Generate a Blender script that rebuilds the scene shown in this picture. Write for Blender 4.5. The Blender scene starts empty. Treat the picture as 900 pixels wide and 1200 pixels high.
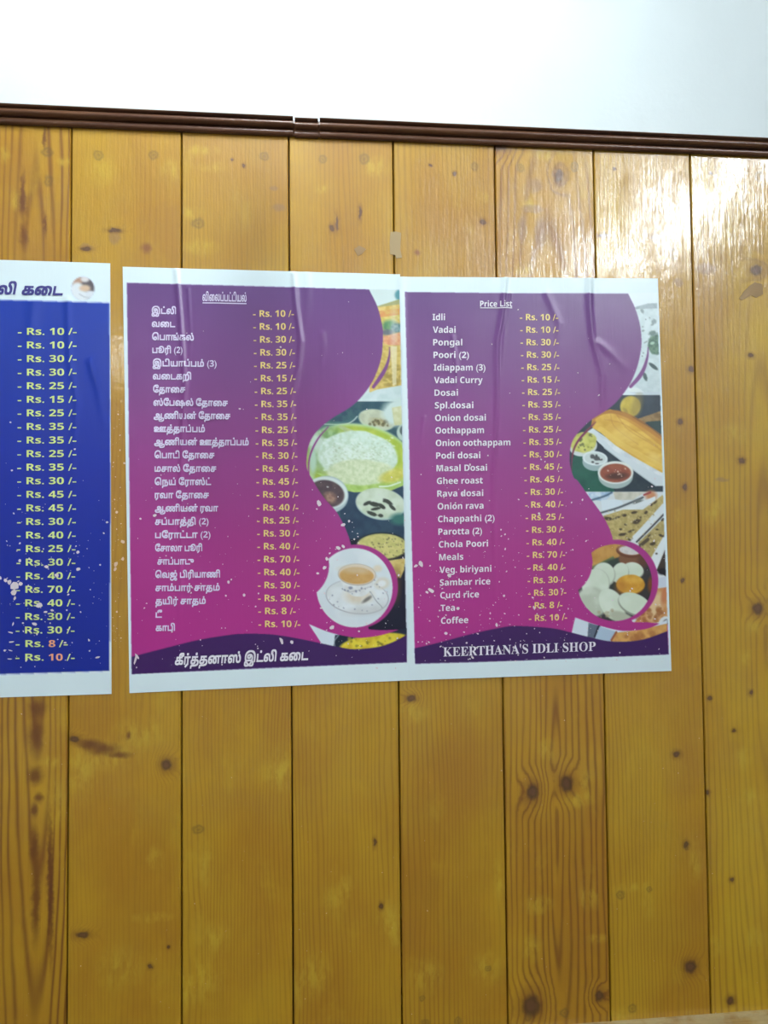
import bpy, math, random
import numpy as np
from mathutils import Matrix, Vector

S = bpy.context.scene
C = S.collection
W = 0.118                     # width of one wall plank in metres
CZ = 1.45                     # camera height above the floor

# ------------------------------------------------------------------ camera
YAW, PITCH, ROLL = -0.1026, 0.0383, 0.0098
F = 930.0                     # focal length in pixels of the 900 x 1200 frame
CAM = np.array([2.1089 * W, -7.4677 * W, CZ])
def _rot():
    ca, sa, cb, sb, cc, sc = math.cos(YAW), math.sin(YAW), math.cos(PITCH), math.sin(PITCH), math.cos(ROLL), math.sin(ROLL)
    return (np.array([[ca, -sa, 0], [sa, ca, 0], [0, 0, 1]]) @ np.array([[1, 0, 0], [0, cb, -sb], [0, sb, cb]])
            @ np.array([[cc, 0, sc], [0, 1, 0], [-sc, 0, cc]]))
ROT = _rot()
cam = bpy.data.cameras.new('camera')
cam.sensor_fit = 'HORIZONTAL'; cam.sensor_width = 36.0; cam.lens = F / 900 * 36.0; cam.clip_start = 0.02
camo = bpy.data.objects.new('camera', cam); C.objects.link(camo); S.camera = camo
m = Matrix.Identity(4)
for i in range(3):
    m[i][0], m[i][1], m[i][2], m[i][3] = ROT[i, 0], ROT[i, 2], -ROT[i, 1], CAM[i]
camo.matrix_world = m

def ray(px, py, y=0.0):
    """wall point (x, z) seen at a photo pixel, on the plane at depth y"""
    px = np.asarray(px, float); py = np.asarray(py, float)
    d = np.stack([(px - 450) / F, np.ones_like(px), -(py - 600) / F], -1) @ ROT.T
    t = (y - CAM[1]) / d[..., 1]
    return CAM[0] + t * d[..., 0], CAM[2] + t * d[..., 2]
def topx(x, z, y=0.0):
    x = np.asarray(x, float); z = np.asarray(z, float)
    d = np.stack([x - CAM[0], np.full_like(x, y - CAM[1]), z - CAM[2]], -1) @ ROT
    return 450 + F * d[..., 0] / d[..., 1], 600 - F * d[..., 2] / d[..., 1]

# ------------------------------------------------------------------ light
wd = bpy.data.worlds.new('world'); S.world = wd; wd.use_nodes = True
wd.node_tree.nodes['Background'].inputs[0].default_value = (0.75, 0.85, 1.0, 1)
wd.node_tree.nodes['Background'].inputs[1].default_value = 0.05
BULB_W, PANEL_W, FAR_W, SPOT_W = 68.0, 66.0, 38.0, 27.0     # strengths of the lamps of the room
LAMP = (.90, .975, 1.0)                                     # cool white
S.cycles.max_bounces = 6; S.cycles.diffuse_bounces = 3; S.cycles.glossy_bounces = 2
S.view_settings.view_transform = 'Standard'; S.view_settings.look = 'None'
S.view_settings.exposure = 0.36; S.view_settings.gamma = 1.0; S.view_settings.use_curve_mapping = False

# ------------------------------------------------------------------ node helpers
def lin(c):
    c = np.asarray(c, float) / 255
    return np.where(c <= .04045, c / 12.92, ((c + .055) / 1.055) ** 2.4)
class N:
    """a socket with arithmetic"""
    def __init__(s, t, sock): s.t, s.s = t, sock
    def _m(s, op, o=None, o2=None):
        n = s.t.nodes.new('ShaderNodeMath'); n.operation = op
        for i, v in enumerate((s, o, o2)):
            if v is None: continue
            if isinstance(v, N): s.t.links.new(v.s, n.inputs[i])
            else: n.inputs[i].default_value = v
        return N(s.t, n.outputs[0])
    def __add__(s, o): return s._m('ADD', o)
    def __sub__(s, o): return s._m('SUBTRACT', o)
    def __mul__(s, o): return s._m('MULTIPLY', o)
    def sin(s): return s._m('SINE')
    def sqrt(s): return s._m('SQRT')
    def pw(s, o): return s._m('POWER', o)
    def clamp(s): n = s._m('ADD', 0.0); n.s.node.use_clamp = True; return n
    def ramp(s, a, b, lo=0.0, hi=1.0):
        n = s.t.nodes.new('ShaderNodeMapRange'); n.interpolation_type = 'SMOOTHSTEP'
        s.t.links.new(s.s, n.inputs[0])
        for i, v in enumerate((a, b, lo, hi)): n.inputs[1 + i].default_value = v
        return N(s.t, n.outputs[0])
def vmad(t, v, mul, add):
    n = t.nodes.new('ShaderNodeVectorMath'); n.operation = 'MULTIPLY_ADD'
    t.links.new(v, n.inputs[0]); n.inputs[1].default_value = mul; n.inputs[2].default_value = add
    return n.outputs[0]
def vlen(t, v):
    n = t.nodes.new('ShaderNodeVectorMath'); n.operation = 'LENGTH'; t.links.new(v, n.inputs[0])
    return N(t, n.outputs['Value'])
def noise(t, v, scale=1.0, detail=2.0, rough=.5):
    n = t.nodes.new('ShaderNodeTexNoise'); n.inputs['Scale'].default_value = scale
    n.inputs['Detail'].default_value = detail; n.inputs['Roughness'].default_value = rough
    t.links.new(v, n.inputs['Vector']); return n
def mix(t, f, a, b):
    n = t.nodes.new('ShaderNodeMix'); n.data_type = 'RGBA'
    for k, v in ((0, f), (6, a), (7, b)):
        if isinstance(v, N): t.links.new(v.s, n.inputs[k])
        elif isinstance(v, bpy.types.NodeSocket): t.links.new(v, n.inputs[k])
        elif k == 0: n.inputs[k].default_value = v
        else: n.inputs[k].default_value = (*v, 1)
    return n.outputs[2]
def bump(t, h, strength, dist):
    b = t.nodes.new('ShaderNodeBump'); b.inputs['Strength'].default_value = strength; b.inputs['Distance'].default_value = dist
    t.links.new(h.s if isinstance(h, N) else h, b.inputs['Height']); return b.outputs[0]
def newmat(name, color=(.8, .8, .8), rough=.5, spec=.5):
    mt = bpy.data.materials.new(name); mt.use_nodes = True
    b = mt.node_tree.nodes['Principled BSDF']
    b.inputs['Base Color'].default_value = (*color, 1); b.inputs['Roughness'].default_value = rough
    b.inputs['Specular IOR Level'].default_value = spec
    return mt, mt.node_tree, b
def objco(t):
    return t.nodes.new('ShaderNodeTexCoord').outputs['Object']

# ------------------------------------------------------------------ object helpers
def link(name, me, mat=None, parent=None, loc=None):
    o = bpy.data.objects.new(name, me); C.objects.link(o)
    if mat is not None and me is not None and not me.materials: me.materials.append(mat)
    if parent is not None: o.parent = parent
    if loc is not None: o.location = loc
    return o
def mesh(name, v, f):
    me = bpy.data.meshes.new(name); me.from_pydata([tuple(map(float, p)) for p in v], [], f); me.update(); return me
def box(name, a, b):
    (x0, y0, z0), (x1, y1, z1) = a, b
    v = [(x, y, z) for x in (x0, x1) for y in (y0, y1) for z in (z0, z1)]
    return mesh(name, v, [(0, 1, 3, 2), (4, 6, 7, 5), (0, 4, 5, 1), (2, 3, 7, 6), (0, 2, 6, 4), (1, 5, 7, 3)])
def extrude_x(name, prof, x0, x1, smooth=False):
    n = len(prof); v = [(x, y, z) for x in (x0, x1) for y, z in prof]
    f = [(i, (i + 1) % n, n + (i + 1) % n, n + i) for i in range(n)] + [tuple(range(n))[::-1], tuple(range(n, 2 * n))]
    return mesh(name, v, f)
def lathe(name, prof, seg=24, axis='Z'):
    v, f = [], []
    for r, h in prof:
        for k in range(seg):
            a = 2 * math.pi * k / seg; c, s_ = r * math.cos(a), r * math.sin(a)
            v.append((c, s_, h) if axis == 'Z' else (c, h, s_))
    for i in range(len(prof) - 1):
        for k in range(seg):
            q = i * seg; f.append((q + k, q + (k + 1) % seg, q + seg + (k + 1) % seg, q + seg + k))
    f.append(tuple(range(seg))); f.append(tuple(range(len(v) - seg, len(v))))
    me = mesh(name, v, f)
    for p in me.polygons: p.use_smooth = len(p.vertices) == 4
    return me
def structure(o, label, cat):
    o['kind'] = 'structure'; o['label'] = label; o['category'] = cat; return o
def tag(o, label, cat, group=None):
    o['label'] = label; o['category'] = cat
    if group: o['group'] = group
    return o

# ------------------------------------------------------------------ room shell
X0, X1, Y0, ZT = -1.95, 1.95, -3.4, 3.05
def plaster(name, col, rough=.6):
    mt, t, b = newmat(name, col, rough, .3)
    co = objco(t); n1 = noise(t, co, 3.0, 4, .6); n2 = noise(t, co, 160, 3, .6)
    t.links.new(mix(t, N(t, n1.outputs['Fac']).ramp(.3, .7), col, tuple(c * .95 for c in col)), b.inputs['Base Color'])
    t.links.new(bump(t, n2.outputs['Fac'], .15, .001), b.inputs['Normal'])
    return mt
M_white = plaster('white_paint', (.77, .85, .88))
M_room = plaster('room_paint', (.74, .75, .74))
M_floor = plaster('floor_tile', (.11, .075, .05), .35)
wall = structure(link('wall_back', box('wall_back', (X0 - .15, .011, 0), (X1 + .15, .16, ZT)), M_white),
                 'white painted wall above the wooden panelling', 'wall')
structure(link('wall_left', box('wall_left', (X0 - .12, Y0, 0), (X0, .011, ZT)), M_room), 'pale painted side wall of the room', 'wall')
structure(link('wall_right', box('wall_right', (X1, Y0, 0), (X1 + .12, .011, ZT)), M_room), 'pale painted side wall carrying a tube light', 'wall')
structure(link('wall_front', box('wall_front', (X0 - .12, Y0 - .12, 0), (X1 + .12, Y0, ZT)), M_room), 'pale painted wall facing the wooden panelling', 'wall')
structure(link('floor', box('floor', (X0 - .12, Y0 - .12, -.1), (X1 + .12, .16, 0)), M_floor), 'brown tiled floor of the eatery', 'floor')
structure(link('ceiling', box('ceiling', (X0 - .12, Y0 - .12, ZT), (X1 + .12, .16, ZT + .1)), M_room), 'pale painted ceiling of the eatery', 'ceiling')

# ------------------------------------------------------------------ planks
ZTOP = CZ + 3.868 * W         # where the planks meet the upper moulding
ZBOT = CZ - 4.568 * W         # where they meet the lower rail
# marks in photo pixels: knots and plugs (x, y, rx, ry, kind)
MARKS = [
 # round knots
 (195,896,6.5,7.5,'k'),(97,1096,8,4,'k'),(176,1133,3,3,'k'),(197,1110,2,2,'k'),(172,291,8,8,'r'),(624,928,8,11,'k'),(664,918,8.5,11,'k'),
 (623,1179,12,14,'k'),(702,1167,6,7,'k'),(793,884,5,4,'k'),(809,1133,8,8,'k'),(888,713,8,8,'k'),(886,317,9,8,'k'),(566,260,4,4,'k'),
 (489,296,5,5,'r'),(655,206,6,10,'k'),(585,168,13,10,'k'),(869,540,4.5,4,'k'),(769,278,6,4,'k'),(706,276,6,2.5,'k'),(482,818,6,4,'k'),
 (804,990,3.5,4,'k'),(797,494,3.5,4,'k'),(810,433,4,4,'k'),(880,417,4,3,'k'),(803,571,3,4,'k'),(880,812,3,3,'k'),(832,818,3,3,'k'),
 (800,680,2.5,3,'k'),(860,856,2.5,2.5,'k'),(830,929,2.5,3,'k'),(858,1031,3,3,'k'),(720,198,1.8,1.8,'k'),(833,203,2,2,'k'),
 (272,187,2,2,'k'),(286,194,2,2.5,'k'),(395,262,2,9,'k'),(422,250,2,8,'k'),(389,267,3,5,'k'),(439,987,2,5,'k'),(447,1062,2.5,4,'k'),
 # resin pocket and bark streaks
 (104,872,15,6,'b'),(122,878,18,7,'b'),(140,885,14,4,'b'),(87,866,6,4,'k'),(151,862,3,5,'b'),
 (42,862,9,24,'b'),(41,909,9,10,'b'),(40,950,4,9,'b'),(46,935,5,6,'b'),(43,830,11,12,'b'),(58,1010,3,60,'b'),(60,1060,3,70,'b'),(40,990,5,22,'b'),(42,1060,5,45,'b'),
 (27,240,5,16,'b'),(27,222,3,22,'b'),(28,275,5,18,'b'),(53,262,2.5,14,'b'),(52,160,2,16,'b'),
 # chipped and filled spots
 (134,278,8,10,'f'),(134,270,8,2.5,'k'),(101,289,7,5,'f'),(101,292,6,2.5,'k'),(327,243,9,5.5,'f'),(628,218,11,11,'f'),(828,315,16,9,'f'),(796,331,7,7,'f'),
 (789,298,5,6.5,'s'),(321,221,5,4,'f'),(625,245,16,6,'f'),(612,270,7,20,'f'),(633,275,8,22,'f'),(846,562,11,3,'f'),
 # plugged screws
 (55,178,6,5,'s'),(57,212,5,6,'s'),(115,182,5.5,5.5,'s'),(180,182,5,5,'s'),(310,183,5,5,'s'),(378,187,5,5,'s'),(427,186,6,6,'s'),
 (505,194,2,2,'k'),(533,204,2,3,'k'),(556,195,4.5,5,'s'),(610,197,4.5,5,'s'),(673,195,5,6,'s'),(890,207,6,6,'s'),(741,1182,5,5,'s'),
 (661,1187,5,5,'s'),(619,1192,4,5,'s'),(856,1173,5,5,'k'),(537,1196,4,4,'s'),(499,1198,5,4,'s'),(232,972,6,5,'s'),(495,1170,3,3,'s'),(572,1135,3,3,'s'),
 (727,1049,5,5,'s'),(761,1042,3,3,'s'),(804,992,3,4,'s'),(232,262,7,6,'s'),
 # places where the varnish is worn to yellow
 (95,905,18,34,'p'),(130,885,34,18,'p'),(66,940,12,26,'p'),(60,893,14,8,'p'),(322,908,20,18,'p'),(330,900,14,26,'p'),(392,1055,16,18,'p'),(405,1040,8,16,'p'),(368,1142,20,26,'p'),
 (350,1160,8,24,'p'),(585,1030,8,26,'p'),(570,1135,20,20,'p'),(500,1145,24,20,'p'),(455,1075,14,22,'p'),(462,1090,10,20,'p'),(630,1060,20,12,'p'),(622,1112,12,16,'p'),
 (676,938,20,10,'p'),(688,920,8,18,'p'),(700,1100,14,6,'p'),(725,1189,40,9,'p'),(690,1050,14,18,'p'),(815,1005,9,32,'p'),(760,1055,8,24,'p'),(745,1040,20,6,'p'),(880,935,13,13,'p'),(870,890,12,14,'p'),
 (835,1110,12,14,'p'),(885,1100,12,18,'p'),(140,1135,28,24,'p'),(235,1150,24,30,'p'),(250,1100,20,18,'p'),(240,1010,10,30,'p'),(182,1005,10,14,'p'),(178,1075,24,6,'p'),(215,1160,10,30,'p'),
 (118,200,16,20,'p'),(75,190,10,6,'p'),(18,235,7,12,'p'),(5,180,6,12,'p'),(200,200,12,14,'p'),(248,196,16,7,'p'),(238,176,20,6,'p'),(440,196,18,14,'p'),
 (378,222,10,6,'p'),(235,290,20,10,'p'),(225,250,14,8,'p'),(615,315,14,9,'p'),(620,240,10,10,'p'),(640,180,22,10,'p'),(565,232,8,8,'p'),(836,600,14,18,'p'),(860,510,26,14,'p'),(883,735,10,12,'p'),
 (795,605,5,10,'p'),(875,770,8,10,'p'),(165,860,30,20,'p'),(480,835,26,14,'p'),(640,880,10,14,'p'),
]
KM = {}
for (x, y, rx, ry, kd) in MARKS:
    wx, wz = ray(x, y); KM.setdefault(int(math.floor(wx / W)), []).append((float(wx), float(wz), rx * .00094, ry * .00094, kd))
M_COL = {'k': (.085, .034, .012), 'r': (.22, .07, .020), 'b': (.13, .032, .006), 'f': (.27, .14, .065), 's': (.15, .085, .018), 'p': (.58, .385, .032)}
def wood(k, seed, contrast, xc, z0, stretch, freq, tone):
    """varnished pine: ring lines, fibres, knots, worn yellow patches"""
    mt, t, b = newmat('varnished_pine', (.4, .17, .012), .2, .5)
    co = objco(t); rnd = random.Random(seed)
    sep = t.nodes.new('ShaderNodeSeparateXYZ'); t.links.new(co, sep.inputs[0])
    X, Z = N(t, sep.outputs[0]), N(t, sep.outputs[2])
    off = (seed * 1.7 % 13, seed * 3.1 % 17, seed * .7 % 11)
    warp = noise(t, vmad(t, co, (14, 1, 1.7), off), 1, 2, .5)
    warp2 = noise(t, vmad(t, co, (60, 1, 9), off), 1, 2, .5)
    u = X - xc + (N(t, warp.outputs['Fac']) - .5) * .035 + (N(t, warp2.outputs['Fac']) - .5) * .006
    zz = (Z - z0) * stretch
    g = (u * u + zz * zz + 1e-6).sqrt()
    # knot-shaped coordinates, slightly irregular
    nz = noise(t, vmad(t, co, (130, 130, 130), off), 1, 3, .6)
    vm = t.nodes.new('ShaderNodeVectorMath'); vm.operation = 'MULTIPLY_ADD'
    t.links.new(nz.outputs['Color'], vm.inputs[0]); vm.inputs[1].default_value = (.006, .006, .006)
    vs = t.nodes.new('ShaderNodeVectorMath'); vs.operation = 'ADD'; vs.inputs[1].default_value = (-.003, -.003, -.003)
    t.links.new(co, vm.inputs[2]); t.links.new(vm.outputs[0], vs.inputs[0]); wco = vs.outputs[0]
    cx = (k + .5) * W
    marks = []
    for (mx, mz, rx, rz, kd) in KM.get(k, []):
        v = vmad(t, wco, (1 / rx, 0, 1 / rz), (-(mx - cx) / rx, 0, -mz / rz))
        d = vlen(t, v); marks.append((d, kd))
        if kd in 'k' and rx > .005:
            g = g + d.ramp(.6, 3.4, .010, 0)
    ring = ((g * (freq * 6.2832)).sin() * .5 + .5)
    late = ring.pw(3.0)
    mod = noise(t, vmad(t, co, (9, 1, 2.4), (off[1], 3, off[0])), 1, 3, .6)
    late = late * N(t, mod.outputs['Fac']).ramp(.28, .66, .25, 1.0)
    fib = noise(t, vmad(t, co, (520, 1, 9), off), 1, 3, .7)
    fibf = N(t, fib.outputs['Fac'])
    big = noise(t, vmad(t, co, (9, 1, 5), (off[2], off[0], off[1])), 1, 4, .55)
    base = mix(t, N(t, big.outputs['Fac']).ramp(.3, .7), tuple(c * q for c, q in zip((.495, .278, .0120), tone)), tuple(c * q for c, q in zip((.405, .190, .0082), tone)))
    dark = (.185, .060, .007)
    col = mix(t, late * contrast, base, dark)
    col = mix(t, fibf.ramp(.5, .8, 0, .28), col, (.26, .105, .008))
    blot = noise(t, vmad(t, co, (24, 1, 13), (off[2] + 4, 2, off[1])), 1, 4, .6)
    col = mix(t, N(t, blot.outputs['Fac']).ramp(.56, .78, 0, .40), col, (.56, .36, .022))
    pn = noise(t, vmad(t, co, (120, 1, 42), (off[1], 5, off[2])), 1, 4, .65)
    patch = N(t, pn.outputs['Fac']).ramp(.38, .62, .10, 1)
    for d, kd in marks:
        if kd == 'p':
            col = mix(t, d.ramp(.1, 1.4, .62, 0) * patch, col, M_COL[kd])
    for d, kd in marks:
        if kd == 's':
            col = mix(t, d.ramp(.3, .8, 0, .5) * d.ramp(.8, 1.4, 1, 0), col, M_COL['s'])
            col = mix(t, d.ramp(.1, .7, .5, 0), col, (.15, .085, .02))
        elif kd == 'k':
            col = mix(t, d.ramp(.7, 2.3, .45, 0), col, (.17, .050, .006))
            col = mix(t, d.ramp(.55, 1.2, .88, 0), col, M_COL['k'])
            col = mix(t, d.ramp(.25, .6, .55, 0), col, (.16, .065, .03))
        elif kd == 'b':
            col = mix(t, d.ramp(.15, 1.5, .82, 0), col, M_COL['b'])
        elif kd == 'r':
            col = mix(t, d.ramp(.2, 1.2, .85, 0), col, M_COL['r'])
        elif kd == 'f':
            col = mix(t, d.ramp(.5, 1.15, .55, 0), col, M_COL['f'])
    t.links.new(col, b.inputs['Base Color'])
    streak = noise(t, vmad(t, co, (330, 1, 26), off), 1, 3, .6)
    wavy = noise(t, vmad(t, co, (70, 1, 40), off), 1, 4, .6)
    h = N(t, streak.outputs['Fac']) * .6 + N(t, wavy.outputs['Fac']) * .9 + fibf * .15
    t.links.new(bump(t, h, .34, .0012), b.inputs['Normal'])
    b.inputs['Roughness'].default_value = .46; b.inputs['Coat Roughness'].default_value = .10
    cw = noise(t, vmad(t, co, (38, 1, 16), (off[0], 9, off[2])), 1, 4, .65)
    t.links.new(N(t, cw.outputs['Fac']).ramp(.36, .58, .35, 1.0).s, b.inputs['Coat Weight'])
    t.links.new(b.inputs['Normal'].links[0].from_socket, b.inputs['Coat Normal'])
    return mt
G = .0007                      # half gap between planks
pl_prof = [(-W/2+G, .0095), (-W/2+G, .0012), (-W/2+G+.0009, 0), (W/2-G-.0009, 0), (W/2-G, .0012), (W/2-G, .0095)]
n = len(pl_prof)
pv = [(x, y, z) for z in (ZBOT - .10, ZTOP + .008) for x, y in pl_prof]
pf = [(i, (i + 1) % n, n + (i + 1) % n, n + i) for i in range(n)] + [tuple(range(n))[::-1], tuple(range(n, 2 * n))]
plank_me = mesh('plank', pv, pf)
PL = {  # plank: seed, ring contrast, ring centre x (local), centre z, stretch, ring frequency, tone
 -1: (3, .95, ray(42, 600)[0] + .5 * W, CZ + .10, .045, 165, (.98, .96, 1)),
  0: (5, .22, -.25, CZ, .01, 230, (1, 1, 1)), 1: (8, .32, .30, CZ, .02, 240, (1.02, 1.04, 1)),
  2: (11, .38, -.20, CZ - .2, .03, 210, (1, 1, 1)), 3: (17, .44, .26, CZ, .02, 190, (.98, .98, 1)),
  4: (23, .80, .004, CZ - .33, .060, 150, (.97, .93, 1)), 5: (29, .34, -.35, CZ, .02, 200, (1.02, 1.04, 1)),
  6: (31, .48, .02, CZ - .1, .05, 150, (1.08, 1.16, 1)) }
M_back = newmat('gap_shade', (.03, .018, .012), .8)[0]
link('shade_backing', box('shade_backing', (X0, .0094, ZBOT - .10), (X1, .0112, ZTOP + .008)), M_back, wall)  # near-black sheet added behind the planks, stands in for shade in the gaps
mats = {}
for k in range(-15, 16):
    if k in PL:
        sd, ct, xc, z0, st, fq, tn = PL[k]; mats[k] = wood(k, sd, ct, float(xc), z0, st, fq, tn)
for k in range(-15, 16):
    xc = (k + .5) * W
    if xc - W / 2 < X0 or xc + W / 2 > X1: continue
    o = link('plank', plank_me, None, wall, (xc, 0, 0))
    if not plank_me.materials: plank_me.materials.append(mats[0])
    o.material_slots[0].link = 'OBJECT'; o.material_slots[0].material = mats.get(k, mats[(k * 5) % 3 + 1])

# ------------------------------------------------------------------ mouldings
M_mould, t, b = newmat('dark_varnished_moulding', (.10, .035, .012), .28, .5)
co = objco(t)
nn = noise(t, vmad(t, co, (9, 60, 400), (1, 2, 3)), 1, 4, .6); n2 = noise(t, vmad(t, co, (60, 60, 60), (0, 0, 0)), 1, 4, .6)
cl = mix(t, N(t, nn.outputs['Fac']).ramp(.3, .7), (.150, .066, .032), (.078, .031, .020))
t.links.new(mix(t, N(t, n2.outputs['Fac']).ramp(.58, .75, 0, .5), cl, (.17, .085, .03)), b.inputs['Base Color'])
t.links.new(bump(t, n2.outputs['Fac'], .3, .002), b.inputs['Normal'])
def arc(cy, cz, r, a0, a1, k=7, rz=None):
    return [(cy - r * math.cos(math.radians(a0 + (a1 - a0) * i / (k - 1))), cz + (rz or r) * math.sin(math.radians(a0 + (a1 - a0) * i / (k - 1)))) for i in range(k)]
def mould_profile(dz=0.0, dy=0.0, lip=True):
    p = [(.0108, 0), (-.0020, 0)] + arc(-.0030, .0030, .0036, -75, 80, 7) + [(-.0042, .0066)]
    p += arc(-.0055, .0105, .0068, -60, 62, 9, .0042) + [(-.0075, .0146)]
    if lip: p += [(-.0128, .0152)] + arc(-.0105, .0164, .0034, -20, 80, 5, .0013) + [(.0108, .0180)]
    else: p += [(-.0060, .0160), (.0108, .0168)]
    return [(y + dy, z + ZTOP + dz) for y, z in p]
def moulding(name, prof, x0, x1, label):
    me = extrude_x(name, prof, x0, x1)
    for p in me.polygons: p.use_smooth = len(p.vertices) == 4
    o = link(name, me, M_mould); me.set_sharp_from_angle(angle=math.radians(38))
    return structure(o, label, 'moulding')
xa, xb, xc_, xd = [float(ray(x, 150)[0]) for x in (343.5, 345.5, 372.5, 374.5)]
moulding('trim_1', mould_profile(), X0, xa, 'dark brown varnished moulding left of the short joint piece')
moulding('trim_2', mould_profile(-.0009, .0008), xb, xc_, 'short dark moulding piece between two joints')
moulding('trim_3', mould_profile(-.0004), xd, X1, 'dark brown varnished moulding right of the short joint piece')
moulding('trim_5', [(.0105, ZTOP + .0004), (-.0030, ZTOP + .0004), (-.0050, ZTOP + .0066), (-.0090, ZTOP + .0110), (-.0085, ZTOP + .0148), (.0105, ZTOP + .0155)], xa, xd, 'recessed dark filler behind the moulding joints')
M_rail, t, b = newmat('varnished_rail', (.42, .24, .05), .25, .5)
co = objco(t); nn = noise(t, vmad(t, co, (10, 300, 80), (1, 2, 3)), 1, 4, .6); n2 = noise(t, co, 30, 5, .6)
cl = mix(t, N(t, nn.outputs['Fac']).ramp(.3, .7), (.46, .27, .05), (.30, .14, .02))
sp = t.nodes.new('ShaderNodeSeparateXYZ'); t.links.new(co, sp.inputs[0])
t.links.new(mix(t, N(t, n2.outputs['Fac']).ramp(.35, .6, .25, .8), cl, (.52, .42, .22)), b.inputs['Base Color'])
rp = [(.0, ZBOT - .035), (0, ZBOT), (-.004, ZBOT - .0005), (-.0046, ZBOT - .0030), (-.014, ZBOT - .0036)] + arc(-.014, ZBOT - .0096, .006, 90, 0, 6)[0:] + [(-.020, ZBOT - .03), (-.012, ZBOT - .035)]
me = extrude_x('trim_4', rp, X0, X1); me.set_sharp_from_angle(angle=math.radians(35))
structure(link('trim_4', me, M_rail), 'light yellowish wooden rail below the panelling', 'rail')

# ------------------------------------------------------------------ lamps of the room
def glow(name, col, st):
    mt = bpy.data.materials.new(name); mt.use_nodes = True; t = mt.node_tree; t.nodes.clear()
    e = t.nodes.new('ShaderNodeEmission'); o = t.nodes.new('ShaderNodeOutputMaterial'); t.links.new(e.outputs[0], o.inputs[0])
    e.inputs[0].default_value = (*col, 1); e.inputs[1].default_value = st; return mt
M_cap = newmat('white_plastic', (.7, .7, .68), .35)[0]
M_black = newmat('black_cord', (.02, .02, .02), .5)[0]
bx, bz = ray(300, -190); bx = float(bx); bz = float(bz) - .02
lamp = tag(link('pendant_lamp', None, loc=(bx, -.40, bz)), 'bare white pendant bulb hanging from the ceiling before the panelled wall', 'lamp')
link('bulb', lathe('bulb', [(.012, .055), (.018, .045), (.036, .022), (.045, 0), (.042, -.02), (.028, -.038), (.008, -.046)]), glow('bulb_glow', LAMP, BULB_W), lamp)
link('bulb_holder', lathe('bulb_holder', [(.008, .125), (.016, .118), (.018, .06), (.015, .054)], 16), M_black, lamp)
link('cord', lathe('cord', [(.003, .124), (.003, ZT - bz)], 8), M_black, lamp)
def tube_light(loc, length, rot, label, strength):
    r = tag(link('tube_light', None, loc=loc), label, 'lamp'); r.rotation_euler = rot
    h = length / 2
    bm = mesh('batten', [(x, y, z) for x in (-h - .04, h + .04) for y, z in ((.03, -.02), (.07, -.02), (.07, .02), (.03, .02))],
              [(0, 1, 2, 3), (7, 6, 5, 4), (0, 4, 5, 1), (1, 5, 6, 2), (2, 6, 7, 3), (3, 7, 4, 0)])
    link('batten', bm, M_cap, r)
    tb = lathe('tube', [(.016, -h), (.016, h)], 16)
    for v in tb.vertices: v.co = (v.co.z, v.co.y, v.co.x)
    link('tube', tb, glow('tube_glow', LAMP, strength), r)
    for s_ in (-1, 1):
        e = lathe('tube_socket', [(.019, 0), (.019, .03)], 16)
        for v in e.vertices: v.co = (s_ * (h + v.co.z), v.co.y, v.co.x)
        link('tube_socket', e, M_cap, r)
        link('socket_arm', box('socket_arm', (s_ * (h + .015) - .012, 0, -.012), (s_ * (h + .015) + .012, .035, .012)), M_cap, r)
    return r
tube_light((-.65, Y0 + .075, CZ + .98), .6, (0, 0, math.pi), 'short white tube light on the wall facing the menus', FAR_W)
# a long diffuser panel high on the side wall: its mirror image is the glare on the varnish
pn = tag(link('panel_light', None, loc=(X1, -2.5, CZ + 1.27)), 'long white panel light high on the side wall', 'lamp')
link('panel_housing', box('panel_housing', (-.055, -.78, .035), (0, .78, .215)), M_cap, pn)
link('diffuser', box('diffuser', (-.062, -.765, .05), (-.055, .765, .20)), glow('panel_glow', LAMP, PANEL_W), pn)
# a ceiling spot washing the upper part of the panelled wall
sx = float(ray(300, 0)[0]); tx, tz = [float(q) for q in ray(230, -120)]
sl = tag(link('spot_lamp', None, loc=(sx, -.85, ZT)), 'white ceiling spot lamp aimed at the upper wall', 'lamp')
can = link('lamp_can', lathe('lamp_can', [(.050, 0), (.050, -.07), (.046, -.075), (.044, -.03), (.01, -.028)], 24), M_cap, sl)
ld = bpy.data.lights.new('spot_beam', 'SPOT'); ld.energy = SPOT_W; ld.color = LAMP; ld.shadow_soft_size = .03; ld.spot_size = math.radians(58); ld.spot_blend = .75
lo = bpy.data.objects.new('spot_beam', ld); C.objects.link(lo); lo.parent = sl; lo.location = (0, 0, -.085)
lo.rotation_euler = (Vector((tx - sx, .85, tz - ZT + .085))).to_track_quat('-Z', 'Y').to_euler()
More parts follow.
